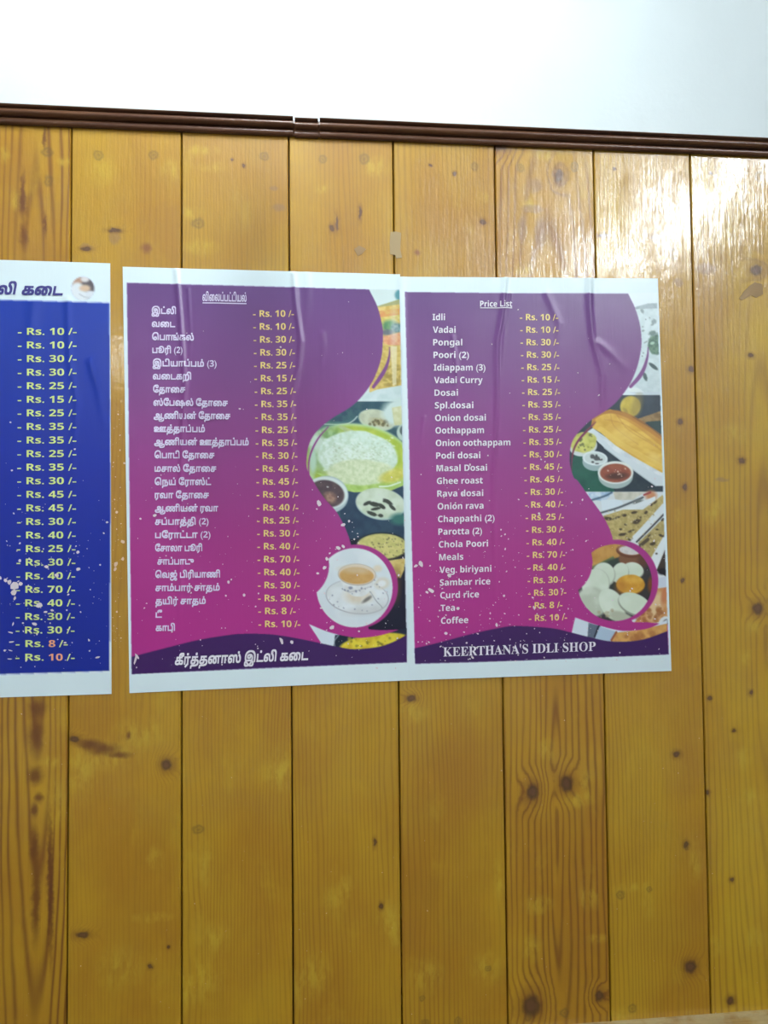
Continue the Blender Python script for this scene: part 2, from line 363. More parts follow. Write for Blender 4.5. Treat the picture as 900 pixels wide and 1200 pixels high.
# ------------------------------------------------------------------ glyph outlines (before the heavy meshes exist)
_GC = {}
def scanfill(curve, ch, bold, rows=56):
    """fill a glyph whose outline crosses itself: non-zero winding, one strip per scanline, thickened by 'bold'"""
    o, c = curve(ch, 0); c.fill_mode = 'NONE'; c.resolution_u = 5
    dg = bpy.context.evaluated_depsgraph_get(); ev = o.evaluated_get(dg); me = ev.to_mesh()
    P = np.array([tuple(v.co) for v in me.vertices]).reshape(-1, 3)[:, :2]; E = np.array([tuple(e.vertices) for e in me.edges]).reshape(-1, 2)
    ev.to_mesh_clear(); bpy.data.objects.remove(o); bpy.data.curves.remove(c)
    if not len(E): return np.zeros((0, 2)), []
    A, B = P[E[:, 0]], P[E[:, 1]]; s = 1.0 / rows; j0 = int(math.floor(P[:, 1].min() / s)) - 2; j1 = int(math.ceil(P[:, 1].max() / s)) + 2
    iv = {}
    for j in range(j0, j1):
        y = (j + .5) * s + 1e-5; hit = (A[:, 1] > y) != (B[:, 1] > y); a, b_ = A[hit], B[hit]
        x = a[:, 0] + (y - a[:, 1]) / (b_[:, 1] - a[:, 1]) * (b_[:, 0] - a[:, 0]); w = np.where(b_[:, 1] > a[:, 1], 1, -1); od = np.argsort(x); n_ = 0; st = 0; L = []
        for q in od:
            if n_ == 0: st = x[q]
            n_ += w[q]
            if n_ == 0: L.append((st - bold, x[q] + bold))
        iv[j] = L
    V, Fs = [], []; k = int(round(bold / s))
    for j in range(j0 - k, j1 + k):
        L = sorted(q for d in range(-k, k + 1) for q in iv.get(j + d, [])); M_ = []
        for a, b_ in L:
            if M_ and a <= M_[-1][1]: M_[-1][1] = max(M_[-1][1], b_)
            else: M_.append([a, b_])
        for a, b_ in M_:
            i = len(V); V += [(a, j * s), (b_, j * s), (b_, (j + 1) * s), (a, (j + 1) * s)]; Fs.append((i, i + 1, i + 2, i + 3))
    return np.array(V), Fs
def glyph(ch, bold):
    key = (ch, bold)
    if key in _GC: return _GC[key]
    def curve(body, off):
        c = bpy.data.curves.new('glyph', 'FONT'); c.body = body; c.size = 1; c.offset = off; c.resolution_u = 3
        o = bpy.data.objects.new('glyph', c); C.objects.link(o); return o, c
    def right(body):
        o, c = curve(body, 0); bpy.context.view_layer.update(); r = max(q[0] for q in o.bound_box)
        bpy.data.objects.remove(o); bpy.data.curves.remove(c); return r
    if '|' not in _GC: _GC['|'] = right('|')
    adv = right(ch + '|') - _GC['|']
    if 0x0b80 <= ord(ch) <= 0x0bff:
        _GC[key] = (*scanfill(curve, ch, bold), adv); return _GC[key]
    o, c = curve(ch, bold); dg = bpy.context.evaluated_depsgraph_get(); ev = o.evaluated_get(dg); me = ev.to_mesh()
    V = np.array([tuple(v.co) for v in me.vertices]).reshape(-1, 3)[:, :2]; Fs = [tuple(p.vertices) for p in me.polygons]
    ev.to_mesh_clear(); bpy.data.objects.remove(o); bpy.data.curves.remove(c)
    _GC[key] = (V, Fs, adv); return _GC[key]
def sans(s): return ''.join(chr(0x1d5d4 + ord(c) - 65) if 'A' <= c <= 'Z' else chr(0x1d5ee + ord(c) - 97) if 'a' <= c <= 'z' else chr(0x1d7ec + ord(c) - 48) if '0' <= c <= '9' else c for c in s)
def serif(s): return ''.join(chr(0x1d400 + ord(c) - 65) if 'A' <= c <= 'Z' else c for c in s)
def tamil(s):
    """put the vowel signs that stand before their consonant in front of it"""
    out = []
    for c in s:
        if c in '\u0bc6\u0bc7\u0bc8': out.insert(len(out) - 1, c)
        elif c in '\u0bca\u0bcb': out.insert(len(out) - 1, '\u0bc6' if c == '\u0bca' else '\u0bc7'); out.append('\u0bbe')
        else: out.append(c)
    return sans(''.join(out))
RS = [10, 10, 30, 30, 25, 15, 25, 35, 35, 25, 35, 30, 45, 45, 30, 40, 25, 30, 40, 70, 40, 30, 30, 8, 10]
TA = ['இட்லி', 'வடை', 'பொங்கல்', 'பூரி (2)', 'இடியாப்பம் (3)', 'வடைகறி', 'தோசை', 'ஸ்பேஷல் தோசை', 'ஆணியன் தோசை', 'ஊத்தாப்பம்', 'ஆணியன் ஊத்தாப்பம்', 'பொடி தோசை', 'மசால் தோசை', 'நெய் ரோஸ்ட்', 'ரவா தோசை', 'ஆணியன் ரவா',
      'சப்பாத்தி (2)', 'பரோட்டா (2)', 'சோலா பூரி', 'சாப்பாடு', 'வெஜ் பிரியாணி', 'சாம்பார் சாதம்', 'தயிர் சாதம்', 'டீ', 'காபி']
TX = [206.6, 205.6, 227.4, 214.4, 254, 224.4, 217.6, 267, 270, 240.4, 291.6, 251.4, 253.6, 247.6, 244.9, 255.9, 244.6, 246.9, 237.2, 227.3, 258.1, 257.7, 241.3, 190.4, 205.3]
EN = ['Idli', 'Vadai', 'Pongal', 'Poori (2)', 'Idiappam (3)', 'Vadai Curry', 'Dosai', 'Spl.dosai', 'Onion dosai', 'Oothappam', 'Onion oothappam', 'Podi dosai', 'Masal Dosai', 'Ghee roast', 'Rava dosai', 'Onion rava', 'Chappathi (2)',
      'Parotta (2)', 'Chola Poori', 'Meals', 'Veg. biriyani', 'Sambar rice', 'Curd rice', 'Tea', 'Coffee']
EX = [521, 533.4, 541.2, 549, 568.2, 565, 536.2, 554.2, 568.8, 566.6, 597.4, 562.4, 570.2, 565.2, 565.8, 566, 578.8, 564.2, 571.3, 542.3, 575.2, 573.8, 560.6, 532.5, 548.1]
for ch in sorted(set(''.join([sans('- Rs. 0123456789 /-Price List'), serif("KEERTHANA'S IDLI SHOP")] + [sans(q) for q in EN] + [tamil(q) for q in TA + ['விலைப்பட்டியல்', 'கீர்த்தனாஸ் இட்லி கடை']]))):
    if 0x0b80 <= ord(ch) <= 0x0bff:
        for bo in (.018, .027, .036): glyph(ch, bo)
    else: glyph(ch, .012 if ch in "()-/.'" else 0)

# ------------------------------------------------------------------ posters: printed artwork
RNG = np.random.default_rng(7)
_LAT = RNG.random((64, 64))
def vnoise(X, Y, sx, sy=None, seed=0, octv=3):
    out = 0; amp = 1; tot = 0; sy = sy or sx
    for o in range(octv):
        u = X / sx * 2 ** o + seed * 7.3 + 1000; v = Y / sy * 2 ** o + seed * 3.7 + 1000
        i = np.floor(u).astype(int); j = np.floor(v).astype(int); fu = u - i; fv = v - j
        fu = fu * fu * (3 - 2 * fu); fv = fv * fv * (3 - 2 * fv)
        a = _LAT[j % 64, i % 64] * (1 - fu) + _LAT[j % 64, (i + 1) % 64] * fu
        c = _LAT[(j + 1) % 64, i % 64] * (1 - fu) + _LAT[(j + 1) % 64, (i + 1) % 64] * fu
        out = out + amp * (a * (1 - fv) + c * fv); tot += amp; amp *= .5
    return out / tot
def spline(pts, k=8):
    p = np.array(pts, float); p = np.vstack([2 * p[0] - p[1], p, 2 * p[-1] - p[-2]]); o = []
    for i in range(1, len(p) - 2):
        t = np.linspace(0, 1, k, endpoint=False)[:, None]
        o.append(.5 * (2 * p[i] + (p[i+1] - p[i-1]) * t + (2 * p[i-1] - 5 * p[i] + 4 * p[i+1] - p[i+2]) * t**2 + (3 * p[i] - p[i-1] - 3 * p[i+1] + p[i+2]) * t**3))
    return np.vstack(o + [p[-2][None]])
class Art:
    """a colour raster in photo pixels, drawn in layers, later sampled onto the sheet's vertices"""
    def __init__(s, x0, y0, x1, y1, base, res=3):
        s.x0, s.y0, s.res = x0, y0, res; s.w, s.h = int((x1 - x0) * res), int((y1 - y0) * res)
        s.a = np.empty((s.h, s.w, 3)); s.a[:] = base; s.lab = np.zeros((s.h, s.w), np.uint8); s.tr = (0, 0, 1); s.clip = None
    def view(s, x, y, k): s.tr = (x, y, k)
    def P(s, pts): p = np.asarray(pts, float); return p / s.tr[2] + np.array(s.tr[:2])
    def _bb(s, p, pad=2):
        x0 = max(0, int((p[:, 0].min() - s.x0 - pad) * s.res)); x1 = min(s.w, int((p[:, 0].max() - s.x0 + pad) * s.res) + 1)
        y0 = max(0, int((p[:, 1].min() - s.y0 - pad) * s.res)); y1 = min(s.h, int((p[:, 1].max() - s.y0 + pad) * s.res) + 1)
        if x1 <= x0 or y1 <= y0: return None
        Y, X = np.mgrid[y0:y1, x0:x1]
        return (slice(y0, y1), slice(x0, x1)), (X + .5) / s.res + s.x0, (Y + .5) / s.res + s.y0
    def _pip(s, p, X, Y):
        m = np.zeros(X.shape, bool)
        for (xa, ya), (xb, yb) in zip(p, np.roll(p, -1, 0)):
            if ya == yb: continue
            m ^= ((ya > Y) != (yb > Y)) & (X < (xb - xa) * (Y - ya) / (yb - ya) + xa)
        return m
    def put(s, sl, m, col, X, Y, alpha=1, lab=None):
        m = m * alpha
        if s.clip is not None: m = m * s.clip[sl]
        c = col(X, Y) if callable(col) else np.asarray(col, float)
        s.a[sl] = s.a[sl] * (1 - m[..., None]) + c * m[..., None]
        if lab is not None: s.lab[sl][m > .5] = lab
    def poly(s, pts, col, alpha=1, lab=None, smooth=False, raw=False):
        p = np.asarray(pts, float) if raw else s.P(pts)
        if smooth: p = spline(np.vstack([p, p[:1]]))
        q = s._bb(p)
        if q is None: return
        sl, X, Y = q; s.put(sl, s._pip(p, X, Y).astype(float), col, X, Y, alpha, lab)
    def mask(s, pts):
        m = np.zeros((s.h, s.w)); p = np.asarray(pts, float); q = s._bb(p); sl, X, Y = q; m[sl] = s._pip(p, X, Y); return m
    def ell(s, cx, cy, rx, ry, col, ang=0, soft=.06, alpha=1, lab=None, wob=0, seed=0):
        k = s.tr[2]; (cx, cy), rx, ry = s.P((cx, cy)), rx / k, ry / k; R_ = max(rx, ry) * (1 + soft + wob)
        q = s._bb(np.array([(cx - R_, cy - R_), (cx + R_, cy + R_)]))
        if q is None: return
        sl, X, Y = q; c, sn = math.cos(math.radians(ang)), math.sin(math.radians(ang)); dx, dy = X - cx, Y - cy
        d = np.hypot((dx * c + dy * sn) / rx, (-dx * sn + dy * c) / ry)
        if wob: d = d + (vnoise(X, Y, max(rx, ry) * .35, seed=seed) - .5) * 2 * wob
        s.put(sl, np.clip((1 + soft - d) / (2 * soft), 0, 1), col, X, Y, alpha, lab)
    def line(s, pts, w, col, alpha=1, lab=None, smooth=True):
        p = s.P(pts); w = np.broadcast_to(np.asarray(w, float) / s.tr[2], (len(p),))
        pw = np.column_stack([p, w]); pw = spline(pw) if smooth and len(p) > 2 else pw
        q = s._bb(pw[:, :2], pw[:, 2].max() + 1)
        if q is None: return
        sl, X, Y = q; m = np.zeros(X.shape)
        for a, c in zip(pw[:-1], pw[1:]):
            d = c[:2] - a[:2]; L = max(d @ d, 1e-9); t = np.clip(((X - a[0]) * d[0] + (Y - a[1]) * d[1]) / L, 0, 1)
            m = np.maximum(m, np.clip((a[2] + (c[2] - a[2]) * t) * .5 - np.hypot(X - a[0] - t * d[0], Y - a[1] - t * d[1]) + .25, 0, .5) * 2)
        s.put(sl, m, col, X, Y, alpha, lab)
    def dots(s, box_, n, r, col, seed=0, alpha=1, stretch=1, ang=0):
        g = np.random.default_rng(seed)
        for i in range(n):
            k = r * (.5 + g.random()); s.ell(box_[0] + g.random() * (box_[2] - box_[0]), box_[1] + g.random() * (box_[3] - box_[1]), k * stretch, k, col, ang + g.normal() * 25, .3, alpha)
    def finish(s):
        a = s.a
        for ax in (0, 1): a = (np.roll(a, 1, ax) + a + np.roll(a, -1, ax)) / 3      # about one photo pixel of softness
        s.a = a
    def at(s, px, py):
        u = np.clip((px - s.x0) * s.res - .5, 0, s.w - 1.001); v = np.clip((py - s.y0) * s.res - .5, 0, s.h - 1.001)
        i, j = u.astype(int), v.astype(int); fu, fv = (u - i)[:, None], (v - j)[:, None]
        a = s.a
        return (a[j, i] * (1 - fu) + a[j, np.minimum(i + 1, s.w - 1)] * fu) * (1 - fv) + (a[np.minimum(j + 1, s.h - 1), i] * (1 - fu) + a[np.minimum(j + 1, s.h - 1), np.minimum(i + 1, s.w - 1)] * fu) * fv
    def label_at(s, px, py):
        return s.lab[np.clip(((py - s.y0) * s.res).astype(int), 0, s.h - 1), np.clip(((px - s.x0) * s.res).astype(int), 0, s.w - 1)]
def tex(c1, c2, sx, sy=None, seed=0, lo=.3, hi=.7, octv=3):
    c1, c2 = np.array(c1, float), np.array(c2, float)
    def f(X, Y):
        k = np.clip((vnoise(X, Y, sx, sy, seed, octv) - lo) / (hi - lo), 0, 1)[..., None]; return c1 * (1 - k) + c2 * k
    return f
def vgrad(stops):
    ys = [q[0] for q in stops]; cs = np.array([q[1] for q in stops], float)
    return lambda X, Y: np.stack([np.interp(Y, ys, cs[:, i]) for i in range(3)], -1)
PAPER = (212, 227, 242)
PURPLE = vgrad([(335, (98, 66, 122)), (440, (118, 66, 128)), (540, (142, 60, 130)), (640, (160, 54, 130)), (760, (168, 48, 130))])
BAND = (62, 34, 90)
L_PANEL, L_BAND, L_INSET, L_A, L_B, L_C, L_D = 1, 2, 3, 4, 5, 6, 7

# ---- the Tamil price list (photo of rice plate, cup of tea)
A2 = Art(138, 305, 486, 818, PAPER)
right2 = [(467.8, 340), (470.5, 480), (474, 640), (476.8, 776)]
panel2 = [(149, 331.8), (290, 335.6), (432, 339.6)] + right2 + [(290, 783.7), (154.6, 790)]
z3 = lambda p: [(290 + x / 4.5, 320 + y / 4.5) for x, y in p]
z4 = lambda p: [(290 + x / 4.444, 540 + y / 4.444) for x, y in p]
curve2 = spline(z3([(640, 88), (685, 180), (710, 280), (714, 340), (708, 430), (690, 500), (655, 580), (600, 655), (540, 710), (450, 765), (380, 820), (335, 880), (315, 950), (314, 1030)]) + z4([(345, 110), (400, 195), (460, 262), (500, 330), (525, 390), (540, 440)]))
photo2 = np.vstack([curve2, z4([(560, 640), (640, 905)]), [(476.8, 742)], np.array(right2)[::-1]])
A2.poly(panel2, PURPLE, lab=L_PANEL, raw=True)
mk = A2.mask(photo2); A2.clip = mk
# sandwich plate at the top
A2.poly([(400, 335), (485, 335), (485, 470.6), (400, 470.6)], (198, 214, 214), lab=L_A, raw=True)
A2.view(400, 335, 8)
A2.ell(560, 90, 60, 55, (84, 142, 150), soft=.2)
A2.poly([(300, 205), (540, 130), (560, 180), (330, 215)], (158, 160, 112))
A2.poly([(320, 205), (560, 175), (560, 980), (260, 1000)], tex((196, 164, 84), (214, 190, 118), 4, seed=2))
A2.poly([(330, 240), (560, 215), (560, 300), (360, 315)], tex((206, 140, 84), (206, 168, 96), 5, 3, 4))
A2.poly([(370, 300), (560, 270), (560, 330), (380, 360)], tex((196, 176, 88), (212, 196, 116), 3, 3, 1))
A2.ell(450, 380, 70, 55, tex((78, 128, 92), (104, 150, 100), 3, seed=5), soft=.3)
A2.ell(520, 400, 55, 46, tex((58, 96, 100), (120, 150, 150), 3, seed=9), soft=.3)
A2.ell(430, 440, 60, 28, (96, 104, 112), soft=.4)
A2.poly([(385, 480), (560, 435), (560, 560), (480, 570), (395, 540)], tex((206, 134, 100), (216, 168, 120), 3, seed=8))
A2.poly([(380, 560), (560, 560), (560, 930), (300, 980), (280, 900)], tex((188, 162, 84), (206, 184, 108), 3, 2, 3))
A2.dots((400, 740, 555, 960), 40, 10, (150, 128, 60), 3, .6, 2.4, -20)
A2.poly([(460, 570), (520, 570), (515, 930), (480, 940)], (220, 214, 180), .7)
A2.ell(490, 400, 30, 150, (212, 216, 222), soft=.7, alpha=.45)
A2.poly([(250, 1010), (330, 975), (560, 935), (570, 1085), (160, 1087)], tex((204, 218, 220), (186, 206, 206), 8, seed=4))
# rice on a leaf plate
A2.poly([(355, 470.6), (490, 470.6), (490, 634), (355, 634)], tex((44, 78, 92), (58, 90, 98), 7, seed=3), lab=L_B, raw=True)
A2.view(355, 465, 6.923)
A2.ell(210, 140, 260, 82, (62, 104, 108), soft=.05); A2.ell(210, 128, 250, 80, tex((44, 76, 92), (60, 96, 100), 6, seed=6), soft=.05)
A2.line([(170, 224), (330, 224), (400, 200), (440, 160)], 7, (204, 220, 214))
A2.ell(600, 190, 150, 84, (188, 200, 178), 12); A2.ell(600, 182, 146, 72, tex((192, 200, 176), (176, 184, 160), 6, seed=1), 12)
A2.ell(615, 205, 70, 28, tex((150, 140, 100), (178, 176, 140), 3, seed=4), 12, .4); A2.dots((540, 185, 690, 240), 22, 9, (94, 88, 60), 5, .8)
A2.ell(790, 130, 150, 110, (196, 214, 210), soft=.2, wob=.1); A2.poly([(720, 90), (830, 70), (830, 230), (740, 235)], tex((196, 196, 140), (214, 214, 176), 4, seed=7), .8)
A2.ell(850, 290, 90, 80, (180, 200, 190)); A2.ell(860, 275, 76, 60, (74, 92, 90))
A2.ell(440, 520, 460, 300, (176, 206, 164), 8, .03); A2.ell(445, 520, 440, 282, tex((158, 182, 66), (182, 196, 84), 8, seed=2), 8, .05)
A2.poly([(300, 230), (420, 280), (380, 300), (290, 250)], (176, 190, 130), smooth=True)
A2.ell(190, 420, 150, 190, tex((106, 150, 106), (150, 190, 150), 6, seed=8), 20, .3, .8)
A2.ell(110, 370, 60, 70, (196, 214, 200), soft=.4, wob=.3); A2.ell(80, 520, 30, 110, (178, 208, 186), soft=.4)
A2.ell(700, 640, 130, 60, tex((186, 190, 70), (206, 206, 100), 4, seed=3), 0, .3)
A2.ell(440, 480, 325, 200, tex((206, 226, 214), (190, 212, 190), 3.2, seed=1, octv=4), 4, .03, wob=.05, seed=3)
A2.ell(420, 540, 230, 120, tex((196, 214, 188), (216, 230, 218), 2.2, seed=11, octv=4), 0, .5)
A2.dots((150, 330, 740, 640), 260, 7, (220, 234, 226), 8, .6, 1.8); A2.dots((220, 380, 680, 660), 150, 5, (172, 190, 160), 9, .55, 1.8)
A2.view(355, 545, 6.923)
A2.poly([(100, 60), (500, 130), (800, 60), (820, 170), (420, 230), (330, 190)], tex((148, 184, 92), (176, 206, 120), 5, seed=4), .9, smooth=True)
A2.ell(460, 60, 270, 105, tex((212, 222, 192), (190, 206, 164), 2.5, seed=5, octv=4), 0, .08, wob=.08)
A2.ell(730, 90, 110, 50, tex((190, 188, 84), (210, 206, 110), 4, seed=2), -15, .3); A2.line([(620, 175), (700, 170), (790, 140)], 12, (214, 228, 210))
A2.poly([(280, 195), (420, 222), (720, 205), (830, 160), (830, 640), (330, 640)], tex((38, 58, 82), (48, 72, 92), 9, seed=1), smooth=False)
A2.ell(200, 240, 170, 150, (168, 188, 192), 14, .03); A2.ell(196, 225, 168, 128, (206, 218, 216), 14, .03); A2.ell(192, 232, 146, 108, tex((76, 62, 70), (92, 78, 80), 6, seed=2), 14, .05)
A2.ell(220, 265, 50, 42, tex((128, 96, 88), (160, 128, 110), 2.5, seed=5), 30, .4); A2.ell(200, 178, 10, 4, (220, 224, 220))
A2.ell(630, 318, 203, 126, (176, 196, 188), 8, .03); A2.ell(628, 308, 198, 120, tex((204, 216, 200), (188, 202, 180), 8, seed=5), 8, .04)
for q in ((520, 310, 36, 14, -25), (580, 318, 44, 18, 10), (640, 335, 34, 16, 35), (690, 300, 44, 16, 30), (725, 345, 34, 14, 40), (590, 355, 40, 12, -10), (560, 395, 44, 16, 20), (630, 410, 22, 14, 10), (670, 290, 24, 12, -10)):
    A2.ell(q[0], q[1], q[2], q[3], (58, 64, 58), q[4], .15, wob=.15, seed=q[0])
A2.ell(780, 440, 70, 46, (58, 112, 106), soft=.4)
# yellow rice in a bowl, dark table
A2.poly([(355, 632), (490, 632), (490, 760), (355, 760)], (26, 30, 48), lab=L_C, raw=True)
A2.ell(640, 660, 220, 116, (30, 40, 50), soft=.03); A2.ell(640, 660, 206, 104, tex((186, 182, 112), (204, 196, 128), 2.5, seed=3, octv=4), 0, .04); A2.dots((470, 590, 830, 740), 60, 5, (104, 100, 66), 4, .8)
A2.line([(600, 770), (740, 755), (850, 700)], 10, (70, 66, 50))
A2.poly([(690, 775), (830, 755), (820, 830), (740, 960), (690, 900)], tex((192, 164, 96), (206, 186, 120), 4, seed=6))
A2.view(355, 630, 6.923)
A2.poly([(715, 185), (830, 170), (820, 260), (790, 330), (740, 300)], tex((188, 162, 92), (204, 186, 118), 4, seed=6))
A2.ell(760, 400, 34, 120, (96, 72, 52), soft=.6, alpha=.7)
A2.clip = None
# ring, inset with the cup of tea
A2.view(290, 540, 4.444)
A2.ell(565, 655, 218, 219, PURPLE, lab=L_PANEL, soft=.01)
sw_top = z4([(320, 850), (430, 893), (560, 920), (660, 914), (740, 895), (790, 878)])
A2.poly(np.vstack([spline(sw_top), z4([(700, 882), (620, 876), (560, 830), (300, 700), (250, 840)])]), PURPLE, lab=L_PANEL, raw=True)
bandtop2 = np.vstack([spline([(154.3, 769.5), (185, 761.6), (230, 750.4), (266, 744.3), (286, 742.5)] + z4([(120, 903), (250, 922), (385, 950), (480, 970), (560, 980), (680, 968), (760, 942), (830, 905)]))])
A2.clip = A2.mask(np.vstack([spline(sw_top), [(476.5, 736)], bandtop2[::-1][:40], z4([(385, 950)])]))
A2.poly([(360, 725), (490, 725), (490, 765), (360, 765)], (206, 218, 228), lab=L_D, raw=True)
A2.view(355, 630, 6.923)
A2.poly([(260, 790), (360, 780), (900, 700), (900, 930), (240, 930)], (30, 40, 58)); A2.line([(290, 790), (255, 840), (262, 900)], 8, (150, 164, 176))
A2.ell(580, 860, 285, 80, tex((196, 168, 48), (216, 196, 62), 4, seed=5), -8, .06); A2.dots((330, 800, 780, 900), 20, 26, (222, 206, 70), 2, .5); A2.dots((340, 810, 800, 890), 20, 8, (120, 112, 40), 3, .7)
A2.clip = None
A2.view(290, 540, 4.444)
th = np.radians(np.linspace(-150, 210, 120)); circ = np.column_stack([557 + 198 * np.cos(th), 661 + 206 * np.sin(th)])
keep = np.hypot(circ[:, 0] - 243, circ[:, 1] - 545) > 182
cp = z4(circ); A2.clip = A2.mask(cp)
bite = z4(np.column_stack([243 + 182 * np.cos(np.radians(np.linspace(0, 360, 60))), 545 + 182 * np.sin(np.radians(np.linspace(0, 360, 60)))]))
A2.clip = A2.clip * (1 - A2.mask(bite))
A2.ell(557, 661, 260, 260, tex((214, 222, 226), (204, 214, 220), 20, seed=2), lab=L_INSET)
A2.view(355, 630, 6.923)
A2.ell(440, 480, 256, 140, (150, 152, 162), 6, .01); A2.ell(440, 478, 250, 135, tex((218, 224, 228), (204, 210, 212), 12, seed=3), 6, .01)
A2.ell(520, 590, 170, 36, (188, 190, 190), -6, .5, .6)
A2.ell(640, 370, 60, 46, (206, 202, 190), -10, .3); A2.ell(640, 372, 34, 26, (220, 224, 226), -10, .3); A2.ell(605, 250, 34, 26, (212, 204, 186), soft=.4)
A2.ell(450, 470, 110, 62, tex((206, 196, 178), (214, 208, 196), 8, seed=2), 0, .4)
A2.poly([(285, 300), (330, 400), (400, 470), (500, 470), (560, 400), (592, 300)], tex((220, 224, 226), (206, 208, 208), 9, seed=3), smooth=True)
A2.ell(438, 300, 154, 88, (150, 140, 132), 3, .02); A2.ell(438, 299, 150, 84, (214, 204, 190), 3, .03); A2.ell(435, 308, 140, 68, tex((190, 148, 88), (202, 162, 104), 9, seed=3), 3, .04); A2.ell(430, 262, 120, 30, (196, 180, 150), 3, .5, .7)
A2.ell(520, 500, 46, 14, (90, 86, 84), -35, .4, .8); A2.line([(545, 440), (590, 510), (640, 565)], 10, (150, 156, 162)); A2.line([(548, 448), (590, 518), (632, 562)], 4, (222, 226, 228))
for i, (x, y, r) in enumerate([(385, 408, 16), (340, 425, 9), (430, 435, 10), (475, 410, 9), (320, 415, 6), (365, 430, 8), (460, 430, 6), (505, 415, 6), (400, 455, 5), (550, 400, 5), (600, 380, 7), (580, 345, 6), (620, 400, 5), (238, 468, 7), (280, 520, 6), (250, 545, 7), (330, 570, 6), (290, 560, 4), (420, 580, 7), (560, 545, 6), (610, 495, 6), (650, 450, 6), (680, 440, 5), (480, 590, 5), (520, 595, 5), (215, 500, 4)]):
    A2.ell(x, y, r, r * .7, (108, 116, 140), i * 37, .4, .85, wob=.3, seed=i)
A2.line([(320, 418), (370, 440), (430, 430), (500, 412), (555, 395)], 3, (120, 124, 132), .8)
A2.clip = None
A2.poly(np.vstack([bandtop2, [(476.8, 776), (290, 783.7), (154.6, 790)]]), BAND, lab=L_BAND, raw=True)
# thin crescents of the printed frame
A2.view(400, 335, 8); A2.line([(450, 575), (448, 660), (420, 760), (370, 850), (300, 950)], (6, 18, 30, 38, 30), PURPLE, lab=L_PANEL)
A2.view(355, 465, 6.923); A2.line([(205, 245), (130, 330), (75, 430), (48, 530), (50, 640), (62, 700)], (8, 13, 15, 13, 9, 4), PURPLE, lab=L_PANEL)

# ---- the English price list (dosa, rava dosa, idli)
A3 = Art(462, 318, 794, 804, PAPER)
right3 = [(768.9, 343.5), (773, 470), (777, 610), (782.9, 766.7)]
panel3 = [(474, 342.8), (600, 344.3), (735, 344.6)] + right3 + [(610, 774), (486.2, 777.7)]
z7 = lambda p: [(600 + x / 4.737, 320 + y / 4.737) for x, y in p]
z8 = lambda p: [(600 + x / 4.5, 550 + y / 4.5) for x, y in p]
curve3 = spline(z7([(640, 116), (680, 200), (706, 290), (715, 380), (708, 450), (690, 525), (655, 610), (600, 690), (540, 750), (440, 815), (380, 870), (335, 930), (318, 1000), (321, 1070), (340, 1135)]) + z8([(345, 62), (400, 140), (460, 222), (500, 290), (522, 345), (532, 385)]))
photo3 = np.vstack([curve3, z8([(560, 600), (640, 830)]), [(782, 732)], np.array(right3)[::-1]])
A3.poly(panel3, PURPLE, lab=L_PANEL, raw=True)
A3.clip = A3.mask(photo3)
A3.poly([(690, 330), (790, 330), (790, 464), (690, 464)], (216, 228, 238), lab=L_A, raw=True)
A3.view(690, 335, 8.28)
A3.poly([(425, 215), (560, 178), (680, 170), (680, 225), (450, 235)], tex((140, 156, 164), (160, 174, 180), 6, seed=3), smooth=False)
A3.poly([(430, 232), (680, 222), (690, 1030), (560, 1040), (380, 1000)], tex((206, 220, 224), (192, 208, 212), 5, seed=2), smooth=False)
for q in ((512, 250, 16, 26), (545, 330, 7, 7), (583, 315, 7, 7), (625, 350, 26, 22), (515, 402, 8, 7), (520, 440, 14, 9), (545, 550, 22, 7), (522, 655, 8, 7), (512, 686, 8, 7), (610, 380, 16, 10)):
    A3.ell(q[0], q[1], q[2], q[3], (120, 136, 140), -30, .3, .85, wob=.3, seed=q[0])
A3.ell(640, 570, 72, 100, tex((58, 92, 80), (96, 132, 108), 2.5, seed=6), 0, .08, wob=.18, seed=3); A3.ell(610, 465, 36, 26, (98, 122, 118), 0, .3, wob=.3); A3.ell(610, 560, 24, 14, (160, 190, 170), -20, .3)
A3.ell(620, 785, 54, 18, (66, 88, 92), 38, .15); A3.ell(540, 885, 18, 40, (70, 90, 94), -20, .2, wob=.2)
A3.poly([(370, 1000), (460, 990), (560, 1045), (690, 1035), (690, 1062), (540, 1068), (420, 1045)], (222, 232, 238), smooth=True)
# dosa plate
A3.poly([(655, 463.5), (790, 463.5), (790, 576.3), (655, 576.3)], tex((34, 48, 62), (44, 58, 70), 9, seed=5), lab=L_B, raw=True)
A3.view(660, 460, 6.923)
A3.poly([(520, 0), (800, 0), (800, 20), (640, 22)], (196, 208, 216))
A3.poly([(60, 560), (120, 470), (420, 560), (560, 800), (60, 820)], tex((26, 82, 72), (34, 92, 78), 10, seed=2), smooth=False); A3.poly([(300, 500), (560, 660), (760, 800), (420, 820)], tex((36, 50, 62), (48, 62, 70), 8, seed=4))
A3.poly([(600, 215), (790, 150), (790, 235), (640, 250)], tex((122, 96, 62), (152, 124, 84), 4, seed=3)); A3.poly([(660, 240), (790, 230), (790, 350)], (44, 66, 66))
A3.ell(540, 115, 82, 86, tex((186, 164, 66), (206, 184, 80), 7, seed=4), 20, .08); A3.ell(590, 110, 44, 90, (148, 128, 70), 15, .4, .6); A3.ell(500, 150, 30, 14, (150, 128, 60), 50, .4, .7)
A3.poly([(190, 320), (235, 290), (420, 420), (800, 640), (805, 760), (745, 760), (600, 655), (330, 450)], (206, 216, 222)); A3.poly([(235, 300), (420, 430), (800, 655), (800, 690), (420, 480)], tex((222, 228, 232), (196, 206, 214), 7, seed=1))
A3.line([(330, 450), (600, 655), (745, 758)], 9, (176, 190, 198))
dosa = [(225, 255), (232, 215), (300, 165), (375, 138), (450, 155), (560, 205), (700, 290), (800, 370), (810, 660), (700, 600), (560, 520), (420, 430), (300, 330), (235, 290)]
